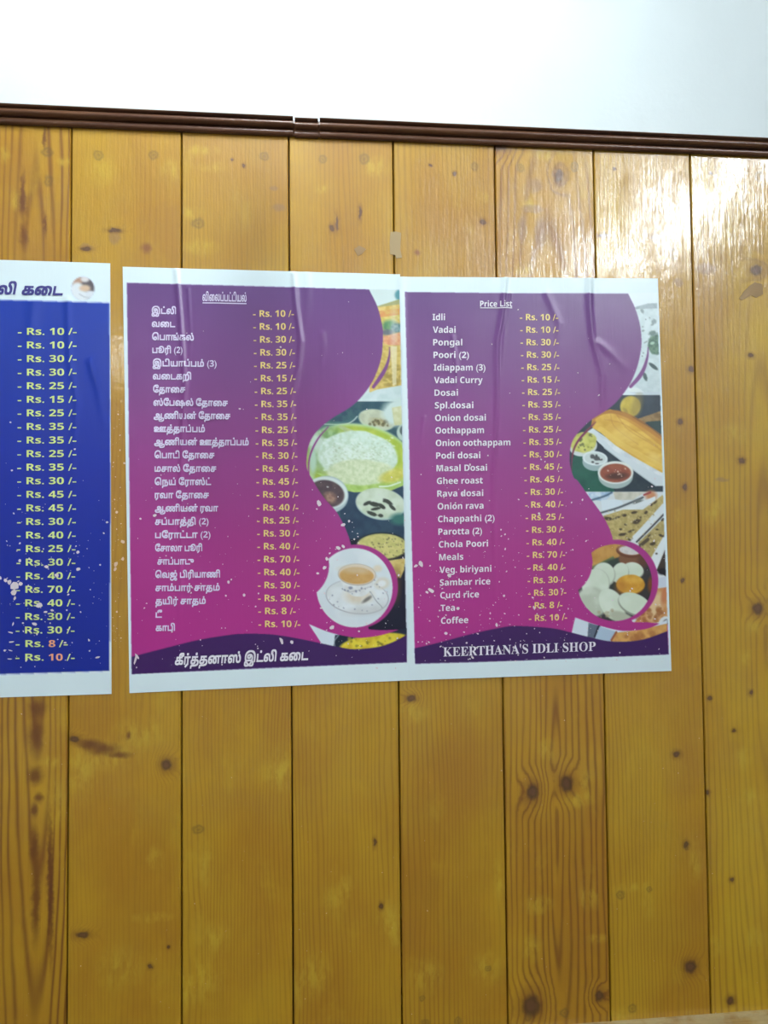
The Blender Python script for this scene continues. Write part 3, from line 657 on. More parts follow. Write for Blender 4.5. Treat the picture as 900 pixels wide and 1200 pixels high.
A3.poly(dosa, tex((206, 160, 66), (222, 186, 88), 12, 6, 3), smooth=False)
A3.line([(240, 215), (330, 165), (450, 165), (600, 235), (800, 375)], (14, 24, 34, 40, 40), (164, 104, 48), .75)
A3.line([(440, 190), (560, 240), (690, 330), (800, 420)], (20, 34, 44, 40), (190, 132, 58), .6)
for i, q in enumerate(([(330, 220), (470, 250), (600, 330), (760, 440)], [(380, 180), (400, 260), (470, 330), (600, 420)], [(420, 170), (520, 300), (680, 400), (790, 470)])): A3.line(q, 10, (178, 118, 52), .35)
A3.line([(300, 300), (450, 410), (600, 500), (800, 610)], 46, (228, 198, 104), .55); A3.ell(500, 350, 90, 40, (232, 206, 120), 32, .6, .5); A3.ell(740, 530, 60, 30, (236, 216, 140), 30, .6, .5)
A3.ell(240, 250, 14, 30, (170, 112, 56), 20, .4)
A3.ell(160, 440, 112, 78, (198, 208, 210), -12, .03); A3.ell(160, 405, 108, 82, tex((176, 178, 88), (196, 196, 104), 5, seed=7), -12, .04, wob=.06); A3.dots((80, 340, 240, 470), 16, 18, (206, 206, 116), 4, .6); A3.dots((80, 340, 250, 470), 14, 9, (90, 96, 60), 6, .8)
A3.ell(254, 565, 102, 72, (150, 172, 176), 0, .03); A3.ell(254, 535, 102, 58, (214, 224, 226), 4, .03); A3.ell(254, 535, 86, 46, (196, 208, 208), 4, .05)
for q in ((232, 520, 18, 18), (268, 535, 26, 18), (300, 545, 16, 8), (235, 565, 12, 8), (270, 578, 16, 6), (265, 515, 10, 12)): A3.ell(*q, (62, 66, 70), 0, .2, .9, wob=.2, seed=q[0])
A3.ell(420, 680, 140, 100, (160, 178, 178), 0, .03); A3.ell(420, 650, 144, 92, (216, 222, 218), 0, .02); A3.ell(420, 654, 126, 76, tex((134, 70, 56), (150, 86, 66), 6, seed=4), 0, .04); A3.ell(430, 678, 84, 26, (74, 48, 46), -4, .4, .9); A3.dots((340, 600, 510, 690), 12, 5, (222, 196, 176), 3, .9)
# rava dosa
A3.poly([(655, 576.3), (790, 576.3), (790, 740), (655, 740)], (206, 214, 218), lab=L_C, raw=True)
A3.view(660, 570, 6.923)
A3.poly([(190, 45), (420, 45), (330, 120), (220, 110)], tex((150, 178, 206), (200, 214, 226), 5, seed=3)); A3.line([(200, 120), (330, 80), (390, 50)], 16, (60, 84, 110), .8); A3.poly([(400, 45), (660, 45), (560, 110), (420, 110)], tex((186, 186, 172), (206, 204, 192), 6, seed=4))
A3.poly([(300, 110), (450, 110), (470, 160), (330, 215)], (210, 222, 230), smooth=True); A3.line([(300, 215), (450, 170), (640, 90)], 16, (58, 66, 74), .85); A3.ell(600, 125, 40, 20, (110, 116, 116), -10, .4); A3.ell(705, 75, 44, 40, (190, 132, 96), 0, .4); A3.line([(650, 70), (700, 50)], 16, (150, 60, 60)); A3.poly([(640, 120), (740, 80), (740, 120), (560, 190), (340, 230)], (214, 222, 226))
A3.poly([(320, 240), (480, 190), (640, 190), (800, 70), (820, 140), (560, 400), (540, 440), (380, 440)], tex((162, 146, 92), (186, 168, 112), 3, seed=6, octv=4))
A3.poly([(800, 140), (830, 150), (830, 215), (600, 440), (530, 440)], (214, 222, 226)); A3.line([(590, 450), (720, 320), (820, 215)], 14, (54, 54, 62))
A3.poly([(600, 460), (830, 235), (830, 380), (720, 600), (650, 540)], tex((156, 140, 90), (180, 162, 108), 3, seed=8, octv=4)); A3.poly([(810, 400), (830, 420), (760, 670), (700, 590)], (216, 224, 228)); A3.line([(620, 480), (680, 430)], 28, (60, 52, 46), .8)
A3.poly([(825, 500), (840, 740), (750, 680)], (64, 54, 50)); A3.ell(800, 690, 40, 26, (30, 28, 36), 0, .3)
for i, (x, y, rx, ry, a) in enumerate([(360, 262, 36, 14, 10), (430, 255, 34, 8, -20), (490, 235, 20, 12, 0), (570, 212, 26, 10, -10), (665, 212, 16, 12, -40), (590, 285, 34, 18, -20), (545, 362, 28, 9, -20), (475, 390, 34, 12, -10), (460, 348, 12, 8, 0), (532, 432, 14, 10, 30), (500, 310, 12, 8, 20), (740, 130, 22, 8, -40), (710, 150, 14, 8, -40), (720, 465, 24, 14, -20), (790, 400, 24, 10, 20), (755, 350, 12, 7, 0), (750, 545, 10, 8, 0), (690, 400, 16, 6, -40), (800, 270, 16, 10, -40), (620, 250, 10, 6, 0)]):
    A3.ell(x, y, rx, ry, (60, 50, 40), a, .25, .9, wob=.25, seed=i)
A3.dots((340, 190, 800, 560), 90, 6, (206, 194, 146), 6, .5); A3.dots((340, 190, 800, 560), 70, 5, (110, 94, 60), 7, .5)
A3.view(660, 630, 6.923)
A3.poly([(740, 420), (840, 380), (850, 680), (560, 700), (650, 600)], tex((190, 134, 84), (206, 160, 112), 6, seed=4)); A3.ell(740, 560, 64, 120, (214, 190, 148), 12, .25, .9); A3.dots((600, 560, 800, 690), 26, 16, (150, 92, 50), 5, .6); A3.ell(815, 460, 26, 90, (186, 110, 72), 10, .4, .8)
A3.ell(815, 690, 44, 56, (214, 220, 224), 30, .1); A3.ell(826, 690, 22, 30, (60, 62, 66), 30, .3); A3.poly([(755, 330), (840, 310), (840, 400), (770, 410)], (190, 200, 214))
A3.clip = None
A3.view(600, 550, 4.5)
A3.ell(550, 590, 217, 219, PURPLE, lab=L_PANEL, soft=.01)
sw3 = z8([(330, 780), (430, 815), (560, 848), (650, 848), (720, 836), (775, 812)])
A3.poly(np.vstack([spline(sw3), z8([(700, 805), (640, 806), (560, 780), (350, 650), (280, 770)])]), PURPLE, lab=L_PANEL, raw=True)
bandtop3 = spline([(485.2, 759.5)] + [(470 + x / 4.8, 560 + y / 4.8) for x, y in [(200, 928), (400, 875), (540, 845), (640, 832)]] + z8([(200, 836), (300, 857), (390, 880), (500, 904), (600, 907), (700, 893), (815, 852)]))
A3.clip = A3.mask(np.vstack([spline(sw3), [(781, 726)], bandtop3[::-1][:40]]))
A3.poly([(660, 715), (790, 715), (790, 758), (660, 758)], (206, 216, 228), lab=L_D, raw=True)
A3.view(660, 630, 6.923)
A3.poly([(200, 690), (290, 715), (260, 830), (190, 830)], (96, 108, 124)); A3.line([(285, 720), (255, 800)], 22, (36, 44, 58)); A3.poly([(290, 720), (420, 760), (380, 840), (250, 820)], (166, 186, 206))
A3.poly([(420, 770), (600, 750), (860, 690), (860, 800), (560, 850), (375, 850)], tex((188, 134, 76), (206, 158, 92), 5, seed=3)); A3.line([(425, 765), (385, 830)], 16, (150, 84, 60)); A3.dots((440, 770, 740, 830), 12, 18, (160, 104, 56), 4, .6)
A3.clip = None
A3.view(600, 550, 4.5)
th = np.radians(np.linspace(0, 360, 120)); A3.clip = A3.mask(z8(np.column_stack([538 + 196 * np.cos(th), 597 + 202 * np.sin(th)])))
A3.clip = A3.clip * (1 - A3.mask(z8(np.column_stack([240 + 181 * np.cos(th), 488 + 183 * np.sin(th)]))))
A3.ell(538, 597, 260, 260, tex((44, 44, 50), (58, 56, 58), 8, seed=2), lab=L_INSET)
A3.view(660, 630, 6.923)
A3.poly([(200, 240), (230, 90), (480, 30), (470, 150), (330, 200), (240, 250)], tex((176, 128, 64), (190, 146, 80), 8, seed=3)); A3.poly([(225, 235), (400, 150), (430, 200), (240, 260)], (104, 118, 76), smooth=False); A3.ell(420, 195, 90, 26, (50, 62, 58), -10, .4)
A3.ell(540, 170, 96, 70, (122, 84, 62), 0, .1); A3.ell(535, 110, 112, 54, (104, 64, 48), 6, .05); A3.ell(535, 100, 100, 42, (160, 116, 92), 6, .08); A3.ell(535, 104, 86, 34, tex((212, 210, 208), (196, 194, 194), 3, seed=5), 6, .06); A3.ell(640, 190, 40, 50, (92, 60, 48), 0, .5)
idli = tex((210, 220, 206), (200, 212, 194), 14, seed=4)
for q in ((560, 262, 84, 62, 10), (455, 285, 66, 84, 20)): A3.ell(q[0] + 4, q[1] + 8, q[2], q[3], (150, 156, 140), q[4], .06); A3.ell(*q[:4], idli, q[4], .04)
A3.ell(390, 395, 40, 30, (52, 56, 54), -40, .3)
A3.ell(330, 300, 88, 96, (168, 176, 160), -20, .05); A3.ell(322, 294, 88, 92, idli, -20, .04); A3.ell(262, 380, 110, 126, (172, 180, 164), 10, .05); A3.ell(255, 376, 110, 124, idli, 10, .04); A3.ell(230, 520, 130, 120, tex((196, 206, 190), (180, 190, 172), 12, seed=2), 30, .1)
A3.ell(540, 385, 116, 82, (116, 76, 34), 0, .05); A3.ell(540, 378, 114, 78, tex((196, 140, 48), (212, 164, 66), 6, seed=3), 0, .05, wob=.03); A3.ell(470, 400, 50, 54, (170, 112, 44), 0, .5, .6); A3.ell(570, 345, 50, 26, (222, 180, 86), 0, .6, .6)
A3.ell(705, 385, 26, 60, (120, 70, 40), 0, .4)
A3.ell(395, 545, 96, 140, (150, 158, 140), -32, .05); A3.ell(388, 538, 92, 136, idli, -32, .04); A3.ell(470, 650, 110, 46, (172, 178, 158), 20, .2)
A3.ell(570, 545, 138, 84, (140, 148, 132), 24, .05); A3.ell(575, 535, 138, 80, idli, 24, .04); A3.dots((270, 570, 400, 660), 10, 12, (160, 150, 120), 3, .6)
A3.clip = None
A3.poly(np.vstack([bandtop3, [(782.9, 766.7), (610, 774), (486.2, 777.7)]]), BAND, lab=L_BAND, raw=True)
A3.view(690, 335, 8.28); A3.line([(568, 600), (562, 690), (530, 800), (480, 890), (400, 980)], (8, 20, 34, 40, 30), PURPLE, lab=L_PANEL)
A3.view(660, 460, 6.923); A3.line([(262, 240), (190, 310), (120, 390), (80, 470), (66, 560), (66, 640)], (5, 18, 18, 15, 10, 4), tex((112, 50, 66), (120, 44, 92), 10), lab=L_PANEL)

# ---- the blue price list, cut by the frame
A1 = Art(-350, 285, 136, 850, PAPER, 2)
bl = [ray(-2, 352)[0] - 2.05 * W]
bx0, _ = ray(0, 352); bxl = float(bx0) - .205
pb = lambda x, y: tuple(float(q) for q in topx(x, ray(0, y)[1]))
A1.poly([pb(bxl, 351.8), (0, 351.8), (128.5, 355.5), (130, 580), (128.5, 786), (0, 790), pb(bxl, 790)], vgrad([(350, (32, 60, 158)), (560, (24, 46, 150)), (790, (25, 44, 140))]), lab=L_PANEL, raw=True)  # blue lightens towards the top: gloss glare put into the print colour
A1.view(0, 290, 6)
A1.ell(585, 292, 80, 82, (90, 84, 90), soft=.03, lab=L_INSET); A1.clip = A1.lab == L_INSET
A1.ell(540, 235, 44, 34, (176, 140, 120), soft=.3); A1.ell(600, 225, 30, 22, (208, 204, 206), soft=.3); A1.ell(545, 300, 50, 50, (214, 220, 226), soft=.2); A1.ell(600, 290, 38, 24, (206, 178, 152), soft=.3); A1.ell(575, 345, 70, 34, (214, 220, 226), soft=.2); A1.ell(640, 330, 40, 22, (208, 214, 222), soft=.2); A1.line([(560, 330), (600, 352), (640, 358)], 5, (160, 166, 176))
A1.clip = None
for A in (A1, A2, A3): A.finish()

# ------------------------------------------------------------------ posters: sheet relief, meshes
def ridge(X, Z, pts, w, h):
    """a buckle in the paper along a polyline of photo pixels"""
    p = np.column_stack(ray([q[0] for q in pts], [q[1] for q in pts])); d = np.full(np.shape(X), 1e9); s_ = np.zeros(np.shape(X))
    L = len(p) - 1
    for i in range(L):
        a, e = p[i], p[i + 1]; ab = e - a; t = np.clip(((X - a[0]) * ab[0] + (Z - a[1]) * ab[1]) / (ab @ ab), 0, 1)
        q = np.hypot(X - a[0] - t * ab[0], Z - a[1] - t * ab[1]); nr = q < d; d = np.where(nr, q, d); s_ = np.where(nr, (i + t) / L, s_)
    return 1.7 * h * np.exp(-(d / (1.15 * w)) ** 2) * np.clip(1.15 - s_, 0, 1)
RIDGES = [([(80, 352), (82, 420), (90, 470), (84, 560)], .0030, .0007), ([(106, 425), (116, 460), (123, 500)], .0034, .0006), ([(40, 352), (36, 400), (38, 430)], .005, .0005),
          ([(207, 318), (213, 390), (217, 450), (213, 530), (212, 640), (210, 760)], .0026, .0010), ([(221, 340), (224, 400), (219, 470)], .0018, .0004),
          ([(344, 322), (347, 360), (353, 400), (350, 430), (341, 470), (343, 540), (347, 640)], .0028, .0010), ([(360, 322), (361, 350), (358, 385)], .0034, .0005), ([(378, 392), (379, 412), (376, 430)], .0030, .0004), ([(255, 340), (252, 380)], .0035, .0004),
          ([(592, 326), (588, 370), (582, 400), (582, 470), (578, 560), (580, 700)], .0024, .0010), ([(597, 345), (592, 375), (587, 440)], .0017, .0005), ([(530, 395), (536, 440), (532, 490)], .0022, .0004),
          ([(690, 328), (690, 360), (694, 400), (705, 440), (706, 520)], .0034, .0010), ([(700, 402), (716, 415), (732, 432)], .0040, .0004), ([(640, 345), (655, 380), (652, 400)], .0035, .0005), ([(497, 490), (493, 520)], .002, .0003),
          ([(470, 322), (473, 500), (481, 700)], .0050, .0004)]
def relief(X, Z):
    d = .0007 + .0011 * (vnoise(X, Z, .055, .09, 3, 2)) + .00007 * (vnoise(X, Z, .0045, .05, 5, 2))
    for r in RIDGES: d = d + ridge(X, Z, *r)
    return d
def onwall(px, py, off):
    """points on the front of a sheet: photo pixel -> wall plane + relief + offset"""
    X, Z = ray(px, py); return np.column_stack([X, -(relief(X, Z) + off), Z])
def paper_mat(name, printed=True, col=(.8, .8, .8)):
    mt, t, b = newmat(name, col, .30, .5)
    co = objco(t)
    if printed:
        at = t.nodes.new('ShaderNodeVertexColor'); at.layer_name = 'print'
        t.links.new(at.outputs['Color'], b.inputs['Base Color'])
    n1 = noise(t, vmad(t, co, (420, 1, 30), (0, 0, 0)), 1, 2, .6)
    t.links.new(bump(t, n1.outputs['Fac'], .12, .0006), b.inputs['Normal'])
    b.inputs['Roughness'].default_value = .34
    return mt
M_print = paper_mat('printed_glossy_paper'); M_paper = paper_mat('white_paper', False, (.74, .80, .84))
PF = 1.12
def grid_mesh(name, V, quads, cols=None):
    me = bpy.data.meshes.new(name); me.vertices.add(len(V)); me.vertices.foreach_set('co', V.astype(np.float32).ravel())
    me.loops.add(quads.size); me.loops.foreach_set('vertex_index', quads.astype(np.int32).ravel())
    me.polygons.add(len(quads)); me.polygons.foreach_set('loop_start', np.arange(0, quads.size, 4, dtype=np.int32))
    me.polygons.foreach_set('use_smooth', np.ones(len(quads), bool))
    if cols is not None:
        a = me.attributes.new('print', 'FLOAT_COLOR', 'POINT'); a.data.foreach_set('color', np.column_stack([cols, np.ones(len(cols))]).astype(np.float32).ravel())
    me.update(calc_edges=True); me.validate(); return me
def poster(label, corners, art, off, step, parts):
    """corners in wall metres (x, z): tl, tr, br, bl"""
    c = np.array(corners); wdt = np.hypot(*(c[1] - c[0])); hgt = np.hypot(*(c[3] - c[0]))
    nu, nv = int(wdt / (step * .00094)), int(hgt / (step * .00094))
    v_, u_ = np.mgrid[0:nv + 1, 0:nu + 1]; u_ = u_ / nu; v_ = v_ / nv
    pt = ((c[0][None, None] * (1 - u_[..., None]) + c[1] * u_[..., None]) * (1 - v_[..., None]) + (c[3] * (1 - u_[..., None]) + c[2] * u_[..., None]) * v_[..., None]).reshape(-1, 2)
    X, Z = pt[:, 0], pt[:, 1]; px, py = topx(X, Z)
    V = np.column_stack([X, -(relief(X, Z) + off), Z]); cols = np.clip(lin(np.clip(art.at(px, py), 0, 255)) * PF - .010, .003, .9)
    idx = np.arange((nu + 1) * (nv + 1)).reshape(nv + 1, nu + 1)
    Q = np.stack([idx[:-1, :-1], idx[1:, :-1], idx[1:, 1:], idx[:-1, 1:]], -1).reshape(-1, 4)
    base = c.mean(0)
    root = tag(link('menu_poster', None), label, 'poster', 'price list posters taped to the planks')
    org = np.array([base[0], 0, c[2][1]]); root.location = org
    lab = art.label_at(px[Q].mean(1), py[Q].mean(1))
    for code, pname, plabel in parts:
        q = Q[lab == code]
        if not len(q): continue
        used, inv = np.unique(q, return_inverse=True)
        o = link(pname, grid_mesh(pname, V[used] - org, inv.reshape(-1, 4), cols[used]), M_print, root)
        if plabel: o['label'] = plabel
    # the paper's back and cut edges
    s_ = 2; vi = np.unique(np.r_[np.arange(0, nv, s_), nv]); ui = np.unique(np.r_[np.arange(0, nu, s_), nu]); gi = idx[np.ix_(vi, ui)]
    F_ = V[gi.ravel()].copy(); F_[:, 1] += .00012; B_ = V[gi.ravel()].copy(); B_[:, 1] += .00045; B_[:, 1] = np.minimum(B_[:, 1], -.00005)
    F_[:, 1] = np.minimum(F_[:, 1], B_[:, 1])
    a, e = gi.shape; k = np.arange(a * e).reshape(a, e); m_ = a * e
    qb = np.stack([k[:-1, :-1], k[:-1, 1:], k[1:, 1:], k[1:, :-1]], -1).reshape(-1, 4) + m_
    ring = np.r_[k[0, :], k[1:, -1], k[-1, -2::-1], k[-2:0:-1, 0]]; nx = np.roll(ring, -1)
    edge = np.stack([ring, nx, nx + m_, ring + m_], -1)
    link('paper_back', grid_mesh('paper_back', np.vstack([F_, B_]) - org, np.vstack([qb, edge])), M_paper, root)
    return root, org
def wp(*pts): return [tuple(float(q) for q in ray(*p)) for p in pts]
PP = [(0, 'paper_border', 'white unprinted paper margin'), (L_PANEL, 'color_panel', 'purple to magenta printed panel'), (L_BAND, 'name_band', 'dark purple wave with the shop name')]
p2, o2 = poster('purple price list in Tamil with rice plate and teacup photos, middle of three', wp((144, 313), (468.5, 322), (480.5, 797), (152, 812)), A2, .0, .9,
    PP + [(L_INSET, 'photo_inset', 'round photo of a cup of tea on a saucer'), (L_A, 'food_photo', 'photo of stacked sandwich layers'), (L_B, 'food_photo', 'photo of a rice mound on a leaf with bowls'), (L_C, 'food_photo', 'photo of yellow rice in a dark bowl'), (L_D, 'food_photo', 'photo strip of yellow curry')])
p3, o3 = poster('purple price list in English with dosa and idli photos, rightmost of three', wp((467.6, 325), (770, 327), (786, 786), (479.8, 797)), A3, .0007, .9,
    PP + [(L_INSET, 'photo_inset', 'round photo of white idlis and a fried ball'), (L_A, 'food_photo', 'photo of white curd rice with green herbs'), (L_B, 'food_photo', 'photo of a rolled dosa with chutney bowls'), (L_C, 'food_photo', 'photo of speckled flat dosas'), (L_D, 'food_photo', 'photo strip of fried snack')])
cr = wp((129.5, 309), (131, 813)); cl_ = [(cr[0][0] - 2.57 * W, cr[0][1] + .002), (cr[1][0] - 2.57 * W, cr[1][1] - .001)]
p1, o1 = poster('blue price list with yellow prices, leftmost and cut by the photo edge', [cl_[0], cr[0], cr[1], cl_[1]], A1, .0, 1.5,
    [(0, 'paper_border', 'white unprinted paper margin'), (L_PANEL, 'color_panel', 'blue printed panel with glare painted in towards the top'), (L_INSET, 'photo_inset', 'tiny round photo of idlis beside the heading')])

# ------------------------------------------------------------------ lettering
def ink(name, rgb):
    mt, t, b = newmat(name, tuple(np.clip(lin(rgb) * PF, 0, .9)), .3, .5)
    n1 = noise(t, objco(t), 300, 2, .5); c0 = tuple(np.clip(lin(rgb) * PF, 0, .9))
    t.links.new(mix(t, N(t, n1.outputs['Fac']).ramp(.3, .7), c0, tuple(q * .94 for q in c0)), b.inputs['Base Color']); return mt
I_white, I_lilac, I_yel, I_lime, I_org, I_navy = ink('white_ink', (226, 222, 240)), ink('lilac_ink', (214, 204, 236)), ink('yellow_ink', (236, 206, 128)), ink('lime_ink', (206, 222, 138)), ink('orange_ink', (238, 164, 128)), ink('navy_ink', (62, 58, 128))
def text(name, s, x0, y0, size, mat, root, org, x1=None, slope=0.0, bold=0.0, off=.0, xs=1.0, italic=0.0, underline=None, rise=None):
    pen = 0; V, Fs = [], []; nv = 0
    for ch in s:
        thin = ch in "()-/.'"
        tm = 0x0b80 <= ord(ch) <= 0x0bff
        gv, gf, adv = glyph(ch, bold if tm else .012 if thin else 0)
        if len(gv): V.append(gv + np.array([pen, 0])); Fs += [tuple(i + nv for i in f) for f in gf]; nv += len(gv)
        pen += adv
    V = np.vstack(V); V[:, 0] -= V[:, 0].min()
    k = size * xs
    if x1 is not None: k = (x1 - x0) / V[:, 0].max()
    V[:, 0] += V[:, 1] * italic
    if underline:
        w_ = V[:, 0].max(); i = len(V); V = np.vstack([V, [(q * w_, r) for r in (underline, underline - .09) for q in np.linspace(0, 1, 9)]])
        Fs += [(i + j, i + 9 + j, i + 10 + j, i + 1 + j) for j in range(8)]
    px = x0 + V[:, 0] * k; py = y0 - V[:, 1] * size + slope * (px - x0)
    P3 = onwall(px, py, off + .0007) - org
    me = bpy.data.meshes.new(name); me.from_pydata(P3.tolist(), [], Fs); me.update()
    host = {'price': 'color_panel', 'dish_name': 'color_panel', 'shop_name': 'name_band'}.get(name)
    if name == 'heading' and root is not p1: host = 'color_panel'
    par = next((q for q in root.children if host and q.name.split('.')[0] == host), root)
    return link(name, me, mat, par)
for i in range(25):
    f = i / 24; price = sans('- Rs. %d /-' % RS[i])
    sl2 = .028 - .058 * (i / 24) * .95; sl3 = .006 - .040 * f; sl1 = .008 - .012 * f
    short = RS[i] < 10
    y2 = np.interp(i, [0, 12, 24], [371.8, 553, 734.6]); xa2 = np.interp(i, [0, 12, 24], [296.7, 300.4, 303])
    text('price', price, xa2, y2, 10.6, I_yel, p2, o2, x1=xa2 + 47.9 + f - (5 if short else 0), slope=0)
    yt = np.interp(i, [0, 11, 12, 24], [368, 537, 552.8, 739]); xt = np.interp(i, [0, 11, 24], [178, 181.4, 182.8]) + (2.5 if i == 19 else 0)
    text('dish_name', tamil(TA[i]), xt, yt, 10.4, I_lilac, p2, o2, x1=TX[i], slope=sl2 * .5, bold=.027)
    y3 = np.interp(i, [0, 13, 24], [376, 565.7, 727.8]); xa3 = np.interp(i, [0, 13, 24], [608.4, 613.8, 619])
    text('price', price, xa3, y3, 10.2, I_yel, p3, o3, x1=xa3 + 44.6 - (5 if short else 0), slope=sl3, off=.0007)
    ye = np.interp(i, [0, 12, 24], [376, 552.6, 730.8]); xe = np.interp(i, [0, 12, 24], [506.4, 511, 516.3])
    text('dish_name', sans(EN[i]), xe, ye, 10.3, I_white, p3, o3, x1=EX[i], slope=sl3, off=.0007)
    y1 = np.interp(i, [0, 24], [393, 773.8]); xa1 = np.interp(i, [0, 12, 24], [21.7, 21, 18.8])
    if i < 23: text('price', price, xa1, y1, 11.2, I_lime, p1, o1, x1=xa1 + 68.8, slope=-.002)
    else:
        e1 = 15.6 / .98 if short else 16.4
        text('price', sans('- Rs.'), xa1, y1, 11.2, I_lime, p1, o1, x1=xa1 + 33, slope=-.002)
        text('price', sans(str(RS[i])), 57.5, y1, 11.2, I_org, p1, o1, x1=57.5 + (8 if short else 16.5), slope=-.002)
        text('price', sans('/-'), 69.5 if short else 78.5, y1, 11.2, I_lime, p1, o1, x1=80 if short else 88, slope=-.002)
text('heading', tamil('விலைப்பட்டியல்'), 237.6, 353, 13.2, I_lilac, p2, o2, x1=289, slope=.02, bold=.018, underline=-.14)
text('heading', sans('Price List'), 562, 360.2, 9.6, I_white, p3, o3, x1=599.4, slope=.004, off=.0007, underline=-.10)
text('shop_name', tamil('கீர்த்தனாஸ் இட்லி கடை'), 205, 778.6, 15.5, I_white, p2, o2, x1=361, slope=-.038, bold=.027, italic=.12)
text('shop_name', serif("KEERTHANA'S IDLI SHOP"), 519, 769, 15.6, I_white, p3, o3, x1=697, slope=-.0382, off=.0007)
text('heading', tamil('கடை'), 25.8, 345.6, 17.2, I_navy, p1, o1, x1=74, slope=.012, bold=.036, italic=.18)
text('heading', tamil('இட்லி'), -36, 344.4, 17.2, I_navy, p1, o1, x1=18.5, slope=.012, bold=.036, italic=.18)

# ------------------------------------------------------------------ dried paint splashes
M_speck = newmat('dried_whitewash', (.74, .66, .70), .6, .3)[0]
M_speck_w = newmat('dried_cream_paint', (.72, .52, .40), .6, .3)[0]
def specks(name, spots, root, org, off, mat, flat=False):
    V, Fs = [], []; g = random.Random(len(spots))
    for x, y, r, st in spots:
        k = 7; a0 = g.random() * 6.28; i = len(V); ang = g.random() * 3.14
        for j in range(k):
            a = 6.283 * j / k; q = r * .68 * (.75 + .5 * g.random()); dx, dy = q * st * math.cos(a), q * math.sin(a)
            V.append((x + dx * math.cos(ang) - dy * math.sin(ang), y + dx * math.sin(ang) + dy * math.cos(ang)))
        Fs.append(tuple(range(i, i + k)))
    V = np.array(V)
    if flat: X, Z = ray(V[:, 0], V[:, 1]); P3 = np.column_stack([X, np.full(len(X), -.0003), Z])
    else: P3 = onwall(V[:, 0], V[:, 1], off + .0008)
    me = bpy.data.meshes.new(name); me.from_pydata((P3 - org).tolist(), [], Fs); me.update()
    o = link(name, me, mat, root); o['kind'] = 'stuff'; return o
def scatter(n, x0, x1, y0, y1, peak, seed, rmax=1.3):
    g = np.random.default_rng(seed); o = []
    while len(o) < n:
        x, y = x0 + g.random() * (x1 - x0), y0 + g.random() * (y1 - y0)
        if g.random() < peak(x, y): o.append((x, y, .35 + g.random() ** 3 * rmax, 1 + g.random() * .7))
    return o
sp2 = scatter(230, 158, 474, 345, 786, lambda x, y: .04 + .5 * np.clip((y - 520) / 200, 0, 1) + .5 * math.exp(-((x - 420) / 50) ** 2 - ((y - 625) / 45) ** 2), 1)
sp2 += [(182, 604, 3, 1.2), (165, 608, 2, 1), (268, 682, 2.5, 1.4), (286, 697, 2.4, 1.2), (374, 590, 3.6, 1.6), (402, 615, 3, 1.4), (396, 642, 3, 1.6), (402, 640, 2.5, 1.6), (383, 655, 2.5, 1.3), (389, 735, 3, 1.6), (380, 665, 2.6, 1.5), (330, 751, 2.6, 2.6), (342, 752, 2.4, 1.4), (467, 674, 2, 1), (409, 611, 2.4, 1), (159, 773, 2, 4), (161, 769, 2, 3), (415, 632, 1.8, 1), (372, 672, 2, 1.4), (302, 757, 1, 1)]
sp3 = scatter(420, 489, 778, 350, 778, lambda x, y: .03 + .75 * np.clip((y - 520) / 190, 0, 1) * (1 if x < 690 else .35), 2, 1.1)
sp3 += [(493, 661, 3.4, 1.8), (487, 663, 2.4, 1.6), (505, 692, 3.6, 1.8), (500, 694, 2, 1.4), (526, 674, 3, 1.4), (536, 713, 2.8, 1.1), (522, 742, 2.6, 1.2), (553, 770, 2, 1.6), (631, 602, 1.8, 1.2), (590, 698, 2, 1.2), (581, 732, 2, 1.8), (632, 712, 2, 1), (625, 712, 2, 1.6), (546, 753, 1.8, 1)]
sp1 = scatter(130, 2, 126, 420, 784, lambda x, y: .03 + .8 * np.clip((y - 560) / 100, 0, 1), 3, 1.2)
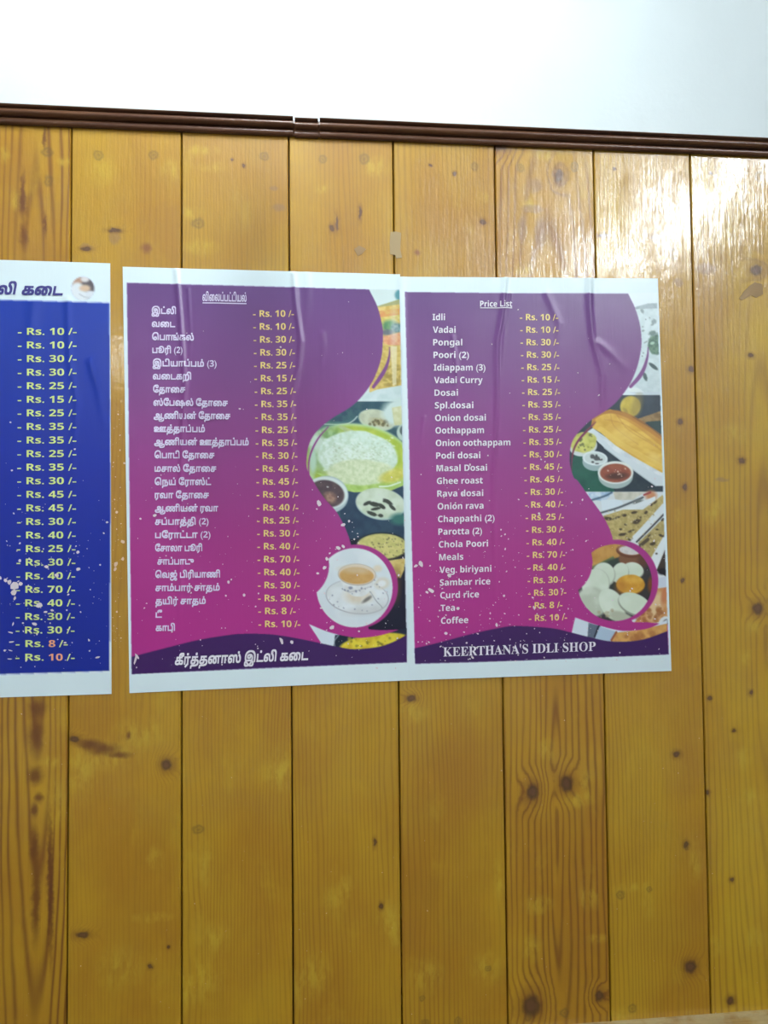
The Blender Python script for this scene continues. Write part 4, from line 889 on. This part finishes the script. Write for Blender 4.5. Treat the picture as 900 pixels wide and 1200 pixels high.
sp1 += [(55, 664, 3, 1.2), (92, 647, 2.8, 1.2), (92, 667, 2.8, 1.4), (67, 674, 3, 1.3), (18, 686, 7, 1.2), (17, 694, 4.5, 1.1), (12, 682, 4, 1), (25, 684, 3, 1.2), (18, 701, 2, 2), (7, 680, 2.6, 1.2), (1, 677, 2.6, 1.2), (24, 657, 2.4, 1.2), (47, 709, 4, 1.4), (41, 731, 3, 1.4), (62, 715, 2, 1.6), (54, 717, 2, 1.8), (126, 612, 2, 1.1), (118, 662, 1.6, 1.1), (79, 715, 1.6, 1), (95, 717, 1.6, 1), (6, 762, 2, 1), (115, 770, 1.4, 3), (77, 753, 1.6, 1.4), (13, 741, 1.2, 4), (14, 752, 1.2, 4), (16, 731, 1.2, 3), (12, 772, 1, 5), (13, 762, 1, 4)]
specks('paint_specks', sp2, p2, o2, 0, M_speck); specks('paint_specks', sp3, p3, o3, .0007, M_speck); specks('paint_specks', sp1, p1, o1, 0, M_speck)
spw = scatter(60, 131, 143, 480, 760, lambda x, y: 1, 4, .8) + [(137, 600, 2.4, 1), (144, 635, 3, 1.2), (144, 655, 2.4, 1.4), (136, 661, 3, 1.6), (135, 667, 2.6, 1.4), (137, 717, 1.8, 1), (146, 543, 2, 1)]
spw += scatter(90, 20, 890, 815, 1190, lambda x, y: 1, 5, .5)
o = specks('paint_specks', spw, wall, np.zeros(3), 0, M_speck_w, True)

# ------------------------------------------------------------------ scraps of old tape and paper on the planks
M_tape = newmat('aged_clear_tape', (.40, .29, .15), .25, .5)[0]; M_scrap = newmat('torn_paper', (.36, .23, .11), .6, .3)[0]
def scrap(name, pts, mat, label, cat):
    X, Z = ray([p[0] for p in pts], [p[1] for p in pts]); n_ = len(pts); cx, cz = X.mean(), Z.min()
    v = [(x - cx, y, z - cz) for y in (-.0006, -.0001) for x, z in zip(X, Z)]
    f = [tuple(range(n_))[::-1], tuple(range(n_, 2 * n_))] + [(i, (i + 1) % n_, n_ + (i + 1) % n_, n_ + i) for i in range(n_)]
    return tag(link(name, mesh(name, v, f), mat, None, (cx, 0, cz)), label, cat)
scrap('tape_scrap', [(457.5, 272), (464, 271.5), (470, 273), (469, 292), (471, 302), (464, 303), (463, 299), (457, 298), (456.5, 285)], M_tape, 'old clear tape scrap bridging a plank joint above the posters', 'tape')
scrap('paper_scrap', [(415, 292), (421, 288), (425, 290), (429, 292), (424, 298), (419, 300)], M_scrap, 'small torn brown paper scrap above the middle poster', 'paper')
scrap('paper_scrap', [(866, 350), (872, 341), (878, 335), (884, 331), (893, 333), (894, 345), (886, 349), (880, 346), (875, 349), (869, 352)], M_scrap, 'torn brown paper scrap near the right edge', 'paper')
